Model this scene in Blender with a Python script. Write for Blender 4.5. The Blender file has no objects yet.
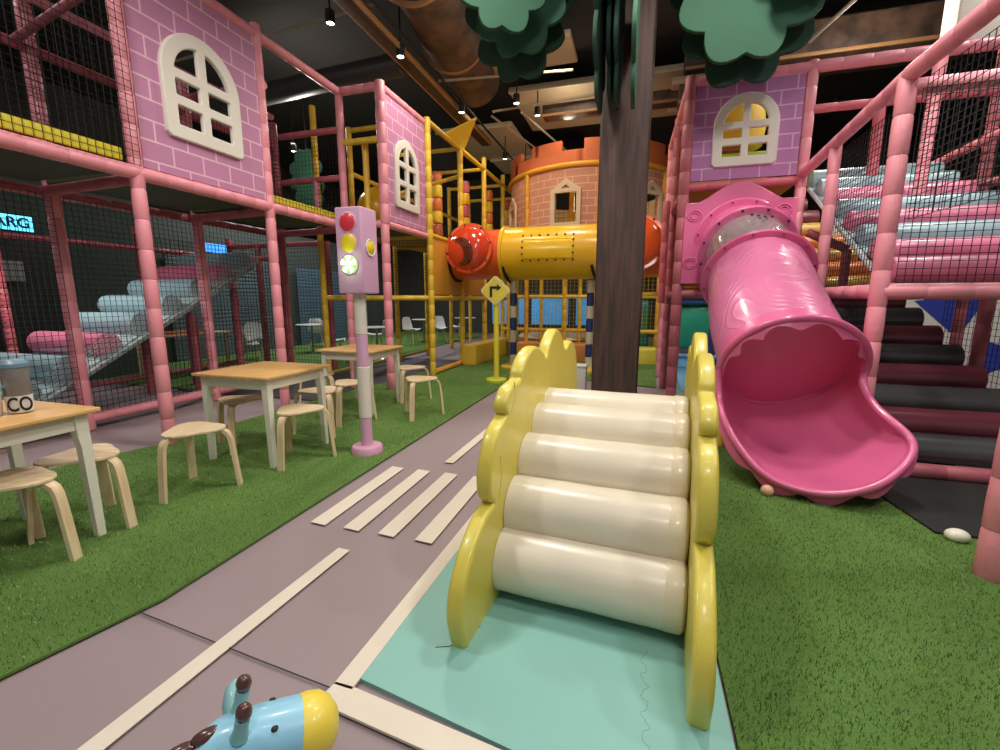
import bpy, bmesh, math, random
import numpy as np
from mathutils import Vector, Matrix, noise
random.seed(7)
PI = math.pi
R = math.radians
C = bpy.context.scene.collection
sc = bpy.context.scene
# ------------------------------------------------------------ camera, world, lights
cam_d = bpy.data.cameras.new('camera'); cam = bpy.data.objects.new('camera', cam_d); C.objects.link(cam)
cam_d.sensor_width = 36; cam_d.lens = 36*0.445; cam_d.clip_start = .02
cam.location = (0, 0, 1.35); cam.rotation_euler = (R(90-9.6), 0, R(16.9))
sc.camera = cam
sc.view_settings.view_transform = 'Standard'; sc.view_settings.look = 'None'
sc.view_settings.gamma = 1; sc.view_settings.exposure = 0.1; sc.view_settings.use_curve_mapping = False
W = bpy.data.worlds.new('world'); sc.world = W; W.use_nodes = True
W.node_tree.nodes['Background'].inputs[0].default_value = (.9, .92, 1, 1)
W.node_tree.nodes['Background'].inputs[1].default_value = .2
def spot(x, y, z, e, col=(1, .92, .82), size=150, rad=.15, aim=None):
    l = bpy.data.lights.new('ceiling_and_fill_spot', 'SPOT'); l.energy = e; l.color = col; l.spot_size = R(size); l.spot_blend = .6
    l.shadow_soft_size = rad
    o = bpy.data.objects.new('ceiling_and_fill_spot', l); C.objects.link(o); o.location = (x, y, z)
    if aim: o.rotation_euler = (Vector(aim)-Vector((x, y, z))).to_track_quat('-Z', 'Y').to_euler()
for (x, y, z, e, col, size, rad, aim) in [  # ceiling spots, plus unseen fill spots added to brighten dark parts
    (-3.0, 0.6, 4.9, 230, (1, .93, .84), 150, .22, (-3.0, 1.6, 0)),
    (0.4, -1.0, 5.0, 190, (1, .95, .88), 150, .25, (0.2, 1.6, 0)),  # added fill from behind the camera
    (2.6, 0.9, 5.0, 200, (1, .95, .88), 150, .2, (2.2, 2.6, 0)),
    (-1.2, 3.2, 5.1, 230, (1, .94, .85), 150, .18, None),
    (0.8, 3.5, 5.1, 270, (1, .94, .86), 150, .18, None),
    (-2.4, 6.2, 5.1, 200, (1, .9, .78), 150, .18, None),
    (3.6, 3.2, 5.1, 190, (1, .95, .9), 140, .15, None),
    (-1.4, 7.8, 5.2, 120, (1, .85, .66), 140, .15, (-1.4, 9.3, 2)),
    (-3.0, 9.0, 5.2, 180, (1, .84, .6), 140, .15, None),
    (2.6, 8.5, 5.2, 170, (1, .92, .8), 140, .15, None),
    (-8.0, 9.5, 5.1, 420, (.95, .97, 1), 150, .2, None),
    (-6.4, 13.2, 5.1, 260, (.95, .97, 1), 150, .2, None),
    (3.9, 5.6, 5.3, 160, (1, .95, .9), 150, .15, None),
    (2.4, 6.6, 3.6, 45, (1, .9, .75), 150, .12, None),  # added fill for the orange roller stair
    (-6.4, 3.2, 2.3, 80, (1, .93, .88), 160, .2, None),  # added fill inside the left stair enclosure
    (0.9, 9.2, 3.0, 60, (.8, .9, 1), 150, .2, None),
    (-2.0, 14.0, 5.0, 160, (1, .85, .6), 150, .2, None)]:
    spot(x, y, z, e, col, size, rad, aim)

for (x, y, z, e, col) in [(-6.5, 2.0, 5.2, 60, (1, .93, .85)), (-1.0, 5.6, 4.7, 55, (1, .9, .75)), (-1.5, 9.6, 4.95, 30, (1, .85, .62)), (2.6, 6.8, 4.4, 45, (1, .9, .78)), (-6.2, 7.6, 4.6, 90, (1, .93, .85)), (0.5, 1.0, 5.2, 60, (1, .95, .88)), (-1.35, 11.6, 3.7, 22, (1, .85, .6)), (1.0, 7.0, 3.65, 9, (1, .9, .7))]:
    l = bpy.data.lights.new('fill_point', 'POINT'); l.energy = e; l.color = col; l.shadow_soft_size = .2  # unseen fill lights added to lift the dark areas, no fixtures
    o = bpy.data.objects.new('fill_point', l); C.objects.link(o); o.location = (x, y, z)

# ------------------------------------------------------------ materials
def lin(c):
    return tuple((v/255/12.92 if v/255 <= .04045 else ((v/255+.055)/1.055)**2.4) for v in c)+(1,)
MATS = {}
def mat(name, rgb, rough=.5, bump=0, bscale=60, var=.06, vscale=6, metal=0, coat=0, spec=.5, emit=None, estr=0, trans=0, alpha=1):
    if name in MATS: return MATS[name]
    m = bpy.data.materials.new(name); m.use_nodes = True; nt = m.node_tree; b = nt.nodes['Principled BSDF']
    c = lin(rgb)
    b.inputs['Roughness'].default_value = rough; b.inputs['Metallic'].default_value = metal
    b.inputs['Specular IOR Level'].default_value = spec
    b.inputs['Coat Weight'].default_value = coat; b.inputs['Coat Roughness'].default_value = .12
    b.inputs['Transmission Weight'].default_value = trans; b.inputs['Alpha'].default_value = alpha
    tc = nt.nodes.new('ShaderNodeTexCoord')
    n = nt.nodes.new('ShaderNodeTexNoise'); n.inputs['Scale'].default_value = vscale; n.inputs['Detail'].default_value = 4
    nt.links.new(tc.outputs['Object'], n.inputs['Vector'])
    mx = nt.nodes.new('ShaderNodeMix'); mx.data_type = 'RGBA'
    mx.inputs[6].default_value = tuple(max(0, v*(1-var)) for v in c[:3])+(1,)
    mx.inputs[7].default_value = tuple(min(1, v*(1+var)) for v in c[:3])+(1,)
    nt.links.new(n.outputs['Fac'], mx.inputs[0]); nt.links.new(mx.outputs[2], b.inputs['Base Color'])
    if bump:
        n2 = nt.nodes.new('ShaderNodeTexNoise'); n2.inputs['Scale'].default_value = bscale; n2.inputs['Detail'].default_value = 3
        nt.links.new(tc.outputs['Object'], n2.inputs['Vector'])
        bp = nt.nodes.new('ShaderNodeBump'); bp.inputs['Strength'].default_value = bump; bp.inputs['Distance'].default_value = .01
        nt.links.new(n2.outputs['Fac'], bp.inputs['Height']); nt.links.new(bp.outputs[0], b.inputs['Normal'])
    if emit:
        b.inputs['Emission Color'].default_value = lin(emit); b.inputs['Emission Strength'].default_value = estr
    MATS[name] = m
    return m
def mathn(nt, op, a, b=None):
    n = nt.nodes.new('ShaderNodeMath'); n.operation = op
    for i, v in enumerate((a, b)):
        if v is None: continue
        if hasattr(v, 'is_output') or hasattr(v, 'links'): nt.links.new(v, n.inputs[i])
        else: n.inputs[i].default_value = v
    return n.outputs[0]
def brick_mat(name, rgb, mortar, mode, bw=.3, bh=.17, rad=1.0, msize=.008):
    """painted brick pattern; mode 'yz','xz' or 'cyl' (round wall)"""
    m = mat(name, rgb, .62, var=.08, vscale=2.5); nt = m.node_tree; b = nt.nodes['Principled BSDF']
    tc = [n for n in nt.nodes if n.type == 'TEX_COORD'][0]
    sep = nt.nodes.new('ShaderNodeSeparateXYZ'); nt.links.new(tc.outputs['Object'], sep.inputs[0])
    cb = nt.nodes.new('ShaderNodeCombineXYZ')
    if mode == 'yz': nt.links.new(sep.outputs[1], cb.inputs[0])
    elif mode == 'xz': nt.links.new(sep.outputs[0], cb.inputs[0])
    else:
        a = mathn(nt, 'ARCTAN2', sep.outputs[0], sep.outputs[1]); nt.links.new(mathn(nt, 'MULTIPLY', a, rad), cb.inputs[0])
    nt.links.new(sep.outputs[2], cb.inputs[1])
    br = nt.nodes.new('ShaderNodeTexBrick'); br.inputs['Scale'].default_value = 1
    br.inputs['Brick Width'].default_value = bw; br.inputs['Row Height'].default_value = bh
    br.inputs['Mortar Size'].default_value = msize; br.inputs['Mortar Smooth'].default_value = .1
    nt.links.new(cb.outputs[0], br.inputs['Vector'])
    mx0 = [n for n in nt.nodes if n.type == 'MIX'][0]
    mx = nt.nodes.new('ShaderNodeMix'); mx.data_type = 'RGBA'
    nt.links.new(br.outputs['Fac'], mx.inputs[0]); nt.links.new(mx0.outputs[2], mx.inputs[6]); mx.inputs[7].default_value = lin(mortar)
    nt.links.new(mx.outputs[2], b.inputs['Base Color'])
    return m
def grain_mat(name, rgb, rough=.32, coat=.3, k=18, scale=1.3, strength=.25):
    """moulded plastic with raised wood-ring lines"""
    m = mat(name, rgb, rough, coat=coat, var=.03); nt = m.node_tree; b = nt.nodes['Principled BSDF']
    tc = [n for n in nt.nodes if n.type == 'TEX_COORD'][0]
    n = nt.nodes.new('ShaderNodeTexNoise'); n.inputs['Scale'].default_value = scale; n.inputs['Detail'].default_value = 0
    nt.links.new(tc.outputs['Object'], n.inputs['Vector'])
    s = mathn(nt, 'SINE', mathn(nt, 'MULTIPLY', n.outputs['Fac'], k*6.28))
    s = mathn(nt, 'POWER', mathn(nt, 'ABSOLUTE', s), .25)
    bp = nt.nodes.new('ShaderNodeBump'); bp.inputs['Strength'].default_value = strength; bp.inputs['Distance'].default_value = .012; bp.invert = True
    nt.links.new(s, bp.inputs['Height']); nt.links.new(bp.outputs[0], b.inputs['Normal'])
    return m
def wood_mat(name, rgb, rgb2, rough=.5, scale=(1, 14, 1), sc_=3.0, contrast=1, bump=.15):
    m = mat(name, rgb, rough); nt = m.node_tree; b = nt.nodes['Principled BSDF']
    tc = [n for n in nt.nodes if n.type == 'TEX_COORD'][0]
    mp = nt.nodes.new('ShaderNodeMapping'); mp.inputs['Scale'].default_value = scale
    nt.links.new(tc.outputs['Object'], mp.inputs[0])
    n = nt.nodes.new('ShaderNodeTexNoise'); n.inputs['Scale'].default_value = sc_; n.inputs['Detail'].default_value = 6
    nt.links.new(mp.outputs[0], n.inputs['Vector'])
    cr = nt.nodes.new('ShaderNodeValToRGB'); cr.color_ramp.elements[0].color = lin(rgb2); cr.color_ramp.elements[1].color = lin(rgb)
    cr.color_ramp.elements[0].position = .35; cr.color_ramp.elements[1].position = .62
    nt.links.new(n.outputs['Fac'], cr.inputs[0]); nt.links.new(cr.outputs[0], b.inputs['Base Color'])
    bp = nt.nodes.new('ShaderNodeBump'); bp.inputs['Strength'].default_value = bump; bp.inputs['Distance'].default_value = .004
    nt.links.new(n.outputs['Fac'], bp.inputs['Height']); nt.links.new(bp.outputs[0], b.inputs['Normal'])
    return m
PINK = mat('pink_foam_vinyl', (232, 148, 160), .42, .25, 25, var=.07, vscale=3)
RED = mat('rose_red_foam', (206, 104, 116), .45, .2, 25)
DPINK = mat('brown_pink_foam', (178, 96, 106), .5, .2, 25)
NET = mat('black_net_cord', (22, 22, 24), .8)
NETG = mat('green_grey_net', (46, 70, 62), .8)
NETP = mat('pink_net_cord', (190, 80, 100), .7)
NETW = mat('white_net_cord', (190, 200, 200), .7)
BRK = brick_mat('pink_brick_print', (186, 126, 162), (224, 182, 198), 'yz')
BRKX = brick_mat('violet_brick_print', (184, 120, 176), (220, 176, 205), 'xz', .3, .15)
CBRK = brick_mat('orange_castle_brick_print', (206, 144, 116), (232, 196, 172), 'cyl', .34, .15, 2.0)
WFR = mat('white_window_frame', (222, 216, 205), .5)
YEL = mat('yellow_foam_vinyl', (226, 186, 58), .42, .2, 25)
YELM = mat('yellow_mesh_pad', (214, 198, 50), .6)
GREEND = mat('dark_green_deck', (62, 74, 50), .7)
DARK = mat('dark_wall_paint', (66, 64, 60), .85, var=.15, vscale=1.2)
BLACK = mat('matte_black', (18, 17, 17), .6)
ORANGE = mat('orange_plastic', (236, 92, 40), .28, coat=.35, var=.03)
ORANGEB = mat('glossy_red_orange_dome', (222, 70, 40), .12, coat=.9, var=.02)
TUBEY = mat('yellow_plastic', (240, 186, 24), .3, coat=.3, var=.03)
SLIDE = grain_mat('pink_slide_plastic', (214, 118, 160), k=7, scale=2.2, strength=.55)
SLIDEP = mat('pink_plain_plastic', (220, 104, 152), .3, coat=.4, var=.03)
METAL = mat('brushed_steel', (170, 165, 165), .25, metal=1)
CREAM = mat('cream_vinyl', (226, 217, 198), .3, .15, 14, var=.05, vscale=4, coat=.25)
CREAMP = mat('pale_yellow_vinyl', (222, 210, 184), .35, .15, 14, coat=.2)
YVIN = mat('lemon_yellow_vinyl', (216, 200, 84), .36, .3, 12, var=.06, vscale=5, coat=.15)
BIRCH = wood_mat('birch_plywood', (228, 207, 172), (214, 188, 148), .5, (2, 14, 2), 3)
OAK = wood_mat('light_oak_top', (222, 180, 118), (205, 158, 96), .45, (12, 1, 1), 4)
WPAINT = mat('white_painted_wood', (226, 222, 208), .45)
TRUNK = wood_mat('dark_wood_cladding', (72, 46, 38), (44, 28, 24), .65, (6, 6, .5), 4, bump=.5)
LEAF = mat('green_felt_board', (44, 88, 66), .8, .15, 120, var=.08, vscale=4)
LEAFD = mat('deep_green_felt_board', (32, 66, 50), .85, .15, 120)
TEAL = mat('teal_play_mat', (134, 188, 180), .5, .12, 30, var=.07, vscale=2.2)
ROAD = mat('mauve_grey_floor_mat', (150, 134, 138), .55, .1, 40, var=.08, vscale=1.5)
WMARK = mat('cream_road_paint', (222, 212, 196), .5, var=.04, vscale=8)
LIGHTBLUE = mat('light_blue_mat', (120, 180, 220), .5)
BLUEF = mat('blue_grey_vinyl', (150, 180, 188), .35, .2, 20, coat=.2)
PINKF = mat('rose_roller_vinyl', (216, 120, 150), .35, .2, 20, coat=.2)
BURG = mat('burgundy_vinyl', (124, 60, 72), .25, .2, 16, coat=.4)
CHAR = mat('charcoal_vinyl', (84, 84, 86), .25, .2, 16, coat=.4)
OCHRE = mat('ochre_vinyl', (214, 170, 80), .3, .3, 20, coat=.3)
ORV = mat('orange_vinyl', (226, 128, 70), .3, .3, 20, coat=.3)

# ------------------------------------------------------------ object helpers
ORG = {}
def tag(o, label=None, cat=None, group=None, kind=None):
    if label: o['label'] = label
    if cat: o['category'] = cat
    if group: o['group'] = group
    if kind: o['kind'] = kind
    return o
def thing(name, label, cat, loc=(0, 0, 0), group=None, kind=None):
    o = bpy.data.objects.new(name, None); C.objects.link(o); o.location = loc; o.empty_display_size = .1
    ORG[o] = Vector(loc); return tag(o, label, cat, group, kind)
def link_mesh(me, name, m, parent=None, smooth=True):
    o = bpy.data.objects.new(name, me); C.objects.link(o)
    if m: me.materials.clear(); me.materials.append(m)
    if parent:
        o.parent = parent; org = ORG.get(parent, Vector()); ORG[o] = org
        if org.length > 0: me.transform(Matrix.Translation(-org))
    if smooth and len(me.polygons):
        me.polygons.foreach_set('use_smooth', [True]*len(me.polygons))
        try: me.set_sharp_from_angle(angle=R(40))
        except Exception: pass
    return o
class MB:
    def __init__(s): s.v = []; s.f = []
    def add(s, vs, fs):
        n = len(s.v); s.v += [tuple(v) for v in vs]; s.f += [tuple(i+n for i in f) for f in fs]; return s
    def box(s, c, d, rz=0, M=None):
        hx, hy, hz = d[0]/2, d[1]/2, d[2]/2
        vs = [Vector((x*hx, y*hy, z*hz)) for x in (-1, 1) for y in (-1, 1) for z in (-1, 1)]
        m = Matrix.Rotation(rz, 3, 'Z') if M is None else M
        vs = [m @ v + Vector(c) for v in vs]
        return s.add(vs, [(0, 1, 3, 2), (4, 6, 7, 5), (0, 4, 5, 1), (2, 3, 7, 6), (0, 2, 6, 4), (1, 5, 7, 3)])
    def rbox(s, c, d, b=.01, rz=0):
        """box with bevelled edges"""
        bm = bmesh.new(); bmesh.ops.create_cube(bm, size=1)
        for v in bm.verts: v.co = Vector((v.co.x*d[0], v.co.y*d[1], v.co.z*d[2]))
        bmesh.ops.bevel(bm, geom=bm.edges[:], offset=b, segments=3, affect='EDGES', profile=.5)
        m = Matrix.Rotation(rz, 3, 'Z')
        s.add([m @ v.co + Vector(c) for v in bm.verts], [[v.index for v in f.verts] for f in bm.faces]); bm.free(); return s
    def sweep(s, pts, rad, n=12, cap=True, flat=1.0, up=None):
        pts = [Vector(p) for p in pts]
        if not isinstance(rad, (list, tuple)): rad = [rad]*len(pts)
        t0 = (pts[1]-pts[0]).normalized()
        a = Vector(up) if up else (Vector((0, 0, 1)) if abs(t0.z) < .9 else Vector((0, 1, 0)))
        u = (a - t0*a.dot(t0)).normalized(); rings = []
        for i, p in enumerate(pts):
            if i == 0: t = pts[1]-pts[0]
            elif i == len(pts)-1: t = pts[-1]-pts[-2]
            else: t = (pts[i+1]-pts[i]).normalized()+(pts[i]-pts[i-1]).normalized()
            t.normalize(); u = (u-t*u.dot(t)).normalized(); w = t.cross(u)
            rings.append([p+(u*math.cos(2*PI*k/n)+w*math.sin(2*PI*k/n)*flat)*rad[i] for k in range(n)])
        vs = [v for r in rings for v in r]; fs = []
        for i in range(len(pts)-1):
            for k in range(n):
                k2 = (k+1) % n; fs.append((i*n+k, i*n+k2, (i+1)*n+k2, (i+1)*n+k))
        if cap: fs.append(tuple(range(n))[::-1]); fs.append(tuple((len(pts)-1)*n+k for k in range(n)))
        return s.add(vs, fs)
    def foam(s, a, b, r=.055, seg=.26, n=10):
        """padded pole wrapped in short foam sleeves with tight seams"""
        a = Vector(a); b = Vector(b); L = (b-a).length; k = max(1, round(L/seg)); P = []; Q = []
        for i in range(k):
            for t, q in ((0, .9), (.04, .99), (.5, 1.02), (.96, .99), (1, .9)):
                if i and t == 0: continue
                P.append(a.lerp(b, (i+t)/k)); Q.append(r*q)
        return s.sweep(P, Q, n)
    def lathe(s, c, prof, n=24, axis=None):
        """prof: (radius, height) pairs"""
        c = Vector(c); rings = []
        m = Matrix.Identity(3) if axis is None else Vector(axis).to_track_quat('Z', 'Y').to_matrix()
        vs = []
        for r, h in prof:
            for k in range(n): vs.append(c + m @ Vector((r*math.cos(2*PI*k/n), r*math.sin(2*PI*k/n), h)))
        fs = []
        for i in range(len(prof)-1):
            for k in range(n):
                k2 = (k+1) % n; fs.append((i*n+k, i*n+k2, (i+1)*n+k2, (i+1)*n+k))
        if prof[0][0] > 1e-4: fs.append(tuple(range(n))[::-1])
        if prof[-1][0] > 1e-4: fs.append(tuple((len(prof)-1)*n+k for k in range(n)))
        return s.add(vs, fs)
    def ball(s, c, r, sc=(1, 1, 1), n=16, M=None):
        vs = []; fs = []; c = Vector(c); m = M or Matrix.Identity(3)
        h = n//2
        for i in range(h+1):
            th = PI*i/h
            for k in range(n):
                v = Vector((math.sin(th)*math.cos(2*PI*k/n)*sc[0], math.sin(th)*math.sin(2*PI*k/n)*sc[1], math.cos(th)*sc[2]))*r
                vs.append(c+m @ v)
        for i in range(h):
            for k in range(n): fs.append((i*n+k, (i+1)*n+k, (i+1)*n+(k+1) % n, i*n+(k+1) % n))
        return s.add(vs, fs)
    def build(s, name, m, parent=None, smooth=True):
        me = bpy.data.meshes.new(name); me.from_pydata(s.v, [], s.f); me.update()
        bm = bmesh.new(); bm.from_mesh(me); bmesh.ops.remove_doubles(bm, verts=bm.verts, dist=1e-5)
        bmesh.ops.recalc_face_normals(bm, faces=bm.faces); bm.to_mesh(me); bm.free()
        return link_mesh(me, name, m, parent, smooth)
def plate(name, polys, thick, M, m, parent=None, bevel=0, res=0, cyclic_smooth=False):
    """flat board with real thickness; polys = outline and holes in its own 2-D frame, M = 4x4 placement"""
    cu = bpy.data.curves.new('c', 'CURVE'); cu.dimensions = '2D'; cu.fill_mode = 'BOTH'
    cu.extrude = max(0, thick/2-bevel); cu.bevel_depth = bevel; cu.bevel_resolution = 3
    for p in polys:
        sp = cu.splines.new('POLY'); sp.points.add(len(p)-1); sp.use_cyclic_u = True
        for q, pt in zip(p, sp.points): pt.co = (q[0], q[1], 0, 1)
    o = bpy.data.objects.new('c', cu); C.objects.link(o)
    bpy.context.view_layer.update()
    me = bpy.data.meshes.new_from_object(o.evaluated_get(bpy.context.evaluated_depsgraph_get()))
    bpy.data.objects.remove(o); bpy.data.curves.remove(cu)
    me.transform(M)
    return link_mesh(me, name, m, parent)
def frame(o, x, y, nrm=None):
    """4x4 from origin, 2-D x axis, 2-D y axis"""
    x = Vector(x).normalized(); y = Vector(y).normalized(); z = x.cross(y)
    return Matrix.Translation(o) @ Matrix((x, y, z)).transposed().to_4x4()
def text(name, s, size, M, m, parent=None, thick=.002):
    cu = bpy.data.curves.new('t', 'FONT'); cu.body = s; cu.size = size; cu.extrude = thick; cu.offset = size*.018; cu.align_x = 'CENTER'; cu.align_y = 'CENTER'
    o = bpy.data.objects.new('t', cu); C.objects.link(o); bpy.context.view_layer.update()
    me = bpy.data.meshes.new_from_object(o.evaluated_get(bpy.context.evaluated_depsgraph_get()))
    bpy.data.objects.remove(o); me.transform(M)
    return link_mesh(me, name, m, parent, False)
def net(name, o, u, v, cell, parent, m=None, r=.0028):
    """netting: crossing cords between four corners o, o+u, o+v, with a little slack"""
    m = m or NET; o, u, v = Vector(o), Vector(u), Vector(v); b = MB()
    nrm = u.cross(v).normalized()
    nu, nv = max(1, round(u.length/cell)), max(1, round(v.length/cell))
    def cord(p, q, side):
        d = (q-p).normalized(); w = d.cross(nrm)*r; h = nrm*r
        b.add([p+w, p-w*.5+h, p-w*.5-h, q+w, q-w*.5+h, q-w*.5-h], [(0, 1, 4, 3), (1, 2, 5, 4), (2, 0, 3, 5)])
    for i in range(nu+1): cord(o+u*(i/nu), o+u*(i/nu)+v, 0)
    for j in range(nv+1): cord(o+v*(j/nv), o+v*(j/nv)+u, 1)
    me = bpy.data.meshes.new(name); me.from_pydata(b.v, [], b.f); me.update()
    return link_mesh(me, name, m, parent, False)
def F(parent, a, b, r=.055, m=None, name='beam', seg=.26):
    return MB().foam(a, b, r, seg).build(name, m or PINK, parent)
def copy_tree(o, loc, rz=None, label=None):
    c = o.copy(); C.objects.link(c); c.location = loc
    if rz is not None: c.rotation_euler = (0, 0, rz)
    if label: c['label'] = label
    def rec(a, b):
        for ch in [x for x in C.objects if x.parent == a]:
            d = ch.copy(); C.objects.link(d); d.parent = b; rec(ch, d)
    rec(o, c); return c
def struct(name, mb, m): o = mb.build(name, m); o['kind'] = 'structure'; return o
def arc(cx, cy, r, a0, a1, n): return [(cx+r*math.cos(R(a0+(a1-a0)*i/n)), cy+r*math.sin(R(a0+(a1-a0)*i/n))) for i in range(n+1)]
def catmull(P, k=6, closed=True):
    out = []; n = len(P); P = [Vector(p) for p in P]
    for i in range(n if closed else n-1):
        p0, p1, p2, p3 = [P[(i+j) % n] if closed else P[min(max(i+j, 0), n-1)] for j in (-1, 0, 1, 2)]
        for t in range(k):
            t /= k
            out.append(.5*((2*p1)+(p2-p0)*t+(2*p0-5*p1+4*p2-p3)*t*t+(3*p1-p0-3*p2+p3)*t**3))
    if not closed: out.append(P[-1])
    return out

# ------------------------------------------------------------ the room
struct('floor', MB().box((-1, 7, -.06), (24, 22, .1)), ROAD)
struct('ceiling', MB().box((-1, 7, 6.05), (24, 22, .1)), mat('black_ceiling', (40, 38, 36), .9))
struct('wall_left', MB().box((-12.5, 7, 3), (.1, 22, 6.2)), DARK)
struct('wall_right', MB().box((9.5, 7, 3), (.1, 22, 6.2)), DARK)
struct('wall_back', MB().box((-1, 17.5, 3), (24, .1, 6.2)), DARK)
# ------------------------------------------------------------ ground coverings
def turf(name, poly, label, blades, near=(0, 1)):
    """short artificial grass: tufted base plus standing blades"""
    m = mat('artificial_turf', (104, 142, 64), .9, 1.0, 260, var=.5, vscale=180)
    nt = m.node_tree
    if 'big' not in m:
        m['big'] = 1
        b = nt.nodes['Principled BSDF']; mx = [n for n in nt.nodes if n.type == 'MIX'][0]
        tc = [n for n in nt.nodes if n.type == 'TEX_COORD'][0]
        n = nt.nodes.new('ShaderNodeTexNoise'); n.inputs['Scale'].default_value = 1.6; n.inputs['Detail'].default_value = 3
        nt.links.new(tc.outputs['Object'], n.inputs['Vector'])
        m2 = nt.nodes.new('ShaderNodeMix'); m2.data_type = 'RGBA'; m2.blend_type = 'MULTIPLY'; m2.inputs[0].default_value = .6
        cr = nt.nodes.new('ShaderNodeValToRGB'); cr.color_ramp.elements[0].position = .35; cr.color_ramp.elements[0].color = (.7, .74, .7, 1); cr.color_ramp.elements[1].position = .65
        nt.links.new(n.outputs['Fac'], cr.inputs[0]); nt.links.new(mx.outputs[2], m2.inputs[6]); nt.links.new(cr.outputs[0], m2.inputs[7])
        nt.links.new(m2.outputs[2], b.inputs['Base Color'])
    P = np.array(poly); n = len(poly)
    V = [(x, y, 0) for x, y in poly]+[(x, y, .012) for x, y in poly]
    Fc = [list(range(n, 2*n))]+[[i, (i+1) % n, n+(i+1) % n, n+i] for i in range(n)]
    rng = np.random.default_rng(3)
    lo, hi = P.min(0), P.max(0)
    X = rng.random(blades*3)*(hi[0]-lo[0])+lo[0]
    Y = lo[1]+(hi[1]-lo[1])*rng.random(blades*3)**1.7
    ins = np.zeros(len(X), bool)
    for i in range(n):
        x1, y1 = P[i]; x2, y2 = P[(i+1) % n]
        c = ((y1 > Y) != (y2 > Y)); xi = (x2-x1)*(Y-y1)/((y2-y1) if y2 != y1 else 1e-9)+x1
        ins ^= c & (X < xi)
    X, Y = X[ins][:blades], Y[ins][:blades]; N = len(X)
    a = rng.random(N)*2*PI; w = .0018+.0012*rng.random(N); h = .012+.01*rng.random(N); l = .010*rng.random(N); b_ = rng.random(N)*2*PI
    co = np.zeros((N, 3, 3))
    co[:, 0] = np.stack([X-np.cos(a)*w, Y-np.sin(a)*w, np.full(N, .008)], 1)
    co[:, 1] = np.stack([X+np.cos(a)*w, Y+np.sin(a)*w, np.full(N, .008)], 1)
    co[:, 2] = np.stack([X+np.cos(b_)*l, Y+np.sin(b_)*l, .010+h], 1)
    nb = len(V); allv = V+[tuple(p) for p in co.reshape(-1, 3)]
    me = bpy.data.meshes.new(name); me.from_pydata(allv, [], Fc+[(nb+3*i, nb+3*i+1, nb+3*i+2) for i in range(N)])
    bl = []
    for k, c in enumerate([(104, 138, 64), (132, 162, 88), (80, 116, 60), (186, 190, 132)]):
        q = mat('turf_blade_%s' % 'abcd'[k], c, .7); bl.append(q)
    o = link_mesh(me, name, m, None, False)
    for q in bl: me.materials.append(q)
    idx = np.zeros(len(me.polygons), dtype=np.int32); idx[len(Fc):] = rng.choice([1, 2, 3, 4], N, p=[.36, .28, .24, .12])
    me.polygons.foreach_set('material_index', idx)
    tag(o, label, 'artificial grass', kind='stuff'); return o
turf('artificial_grass', [(-4.9, .2), (-2.35, .2), (-2.13, .81), (-2.0, 1.3), (-1.97, 7.6), (-.9, 7.6), (.35, 7.2), (.6, 15), (-3.4, 15), (-3.7, 8.2), (-4.15, 4.4), (-4.2, 3.0), (-4.5, 2.0), (-4.9, 1.2)],
     'green artificial turf left of the grey road, under the tables and stools', 120000)
turf('artificial_grass', [(.36, .1), (5, .1), (5, 3.4), (1.75, 3.7), (1.2, 4.5), (.8, 4.45), (.36, 4.3)],
     'green artificial turf on the right, in front of the pink slide', 150000)
turf('artificial_grass', [(-9.6, 5.0), (-5.6, 5.0), (-5.6, 17), (-9.4, 17)], 'dark green artificial turf behind the netting with white chairs', 100)
def mark(name, poly, z, h, m, label, cat, group=None):
    n = len(poly); b = MB(); b.add([(x, y, z) for x, y in poly]+[(x, y, z+h) for x, y in poly], [tuple(range(n, 2*n))]+[(i, (i+1) % n, n+(i+1) % n, n+i) for i in range(n)])
    return tag(b.build(name, m, None, False), label, cat, group)
def strip(a, b, w):
    a, b = Vector(a), Vector(b); d = (b-a).normalized(); s = Vector((-d.y, d.x))*w/2
    return [tuple(a+s), tuple(b+s), tuple(b-s), tuple(a-s)]
# teal mat with a jigsaw seam
mat_root = thing('play_mat', 'teal foam play mat under the white roller ramp, bordered by white stripes', 'mat', (-.3, 3, 0))
mb = MB(); poly = [(-.89, 1.19), (.35, 1.0), (.35, 4.6), (-.86, 4.6)]
mb.add([(x, y, -.01) for x, y in poly]+[(x, y, .008) for x, y in poly], [(4, 5, 6, 7), (0, 1, 5, 4), (1, 2, 6, 5), (2, 3, 7, 6), (3, 0, 4, 7)]); mb.build('mat_sheet', TEAL, mat_root, False)
SEAM = mat('dark_seam', (60, 62, 66), .8)
pts = []
for i in range(46):
    t = i/45; pts.append((.09+.012*math.sin(t*40)+.005*math.sin(t*97), 1.12+t*.5, .0082))
MB().sweep(pts, .0007, 4).build('jigsaw_seam', mat('teal_seam', (90, 140, 134), .8), mat_root)
MB().sweep([(-.69, 1.40, .0085), (-.64, 1.42, .0085), (-.60, 1.47, .0085), (-.56, 1.56, .0085)], .0018, 4).build('cut_seam', SEAM, mat_root)
mark('floor_mat', [(.4, 4.4), (.8, 4.45), (1.6, 4.6), (3.2, 6.2), (3.2, 12), (.62, 12), (.45, 5.5)], 0, .01, mat('grey_teal_mat', (120, 150, 150), .5), 'grey teal floor mat running under the pink tube slide and tower', 'mat')
mark('floor_mat', [(1.62, 3.97), (1.72, 3.02), (3.6, 3.02), (3.6, 3.97)], 0, .026, mat('shade_black', (34, 33, 32), .8), 'flat black sheet standing in for shade on the turf in front of the dark roller stair', 'mat')  # shade before the stair, laid as a black sheet
mark('floor_mat', [(.7, 7.0), (1.5, 7.0), (1.7, 12), (.8, 12)], .01, .01, LIGHTBLUE, 'light blue floor mat seen between red posts and yellow panel', 'mat')
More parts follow.
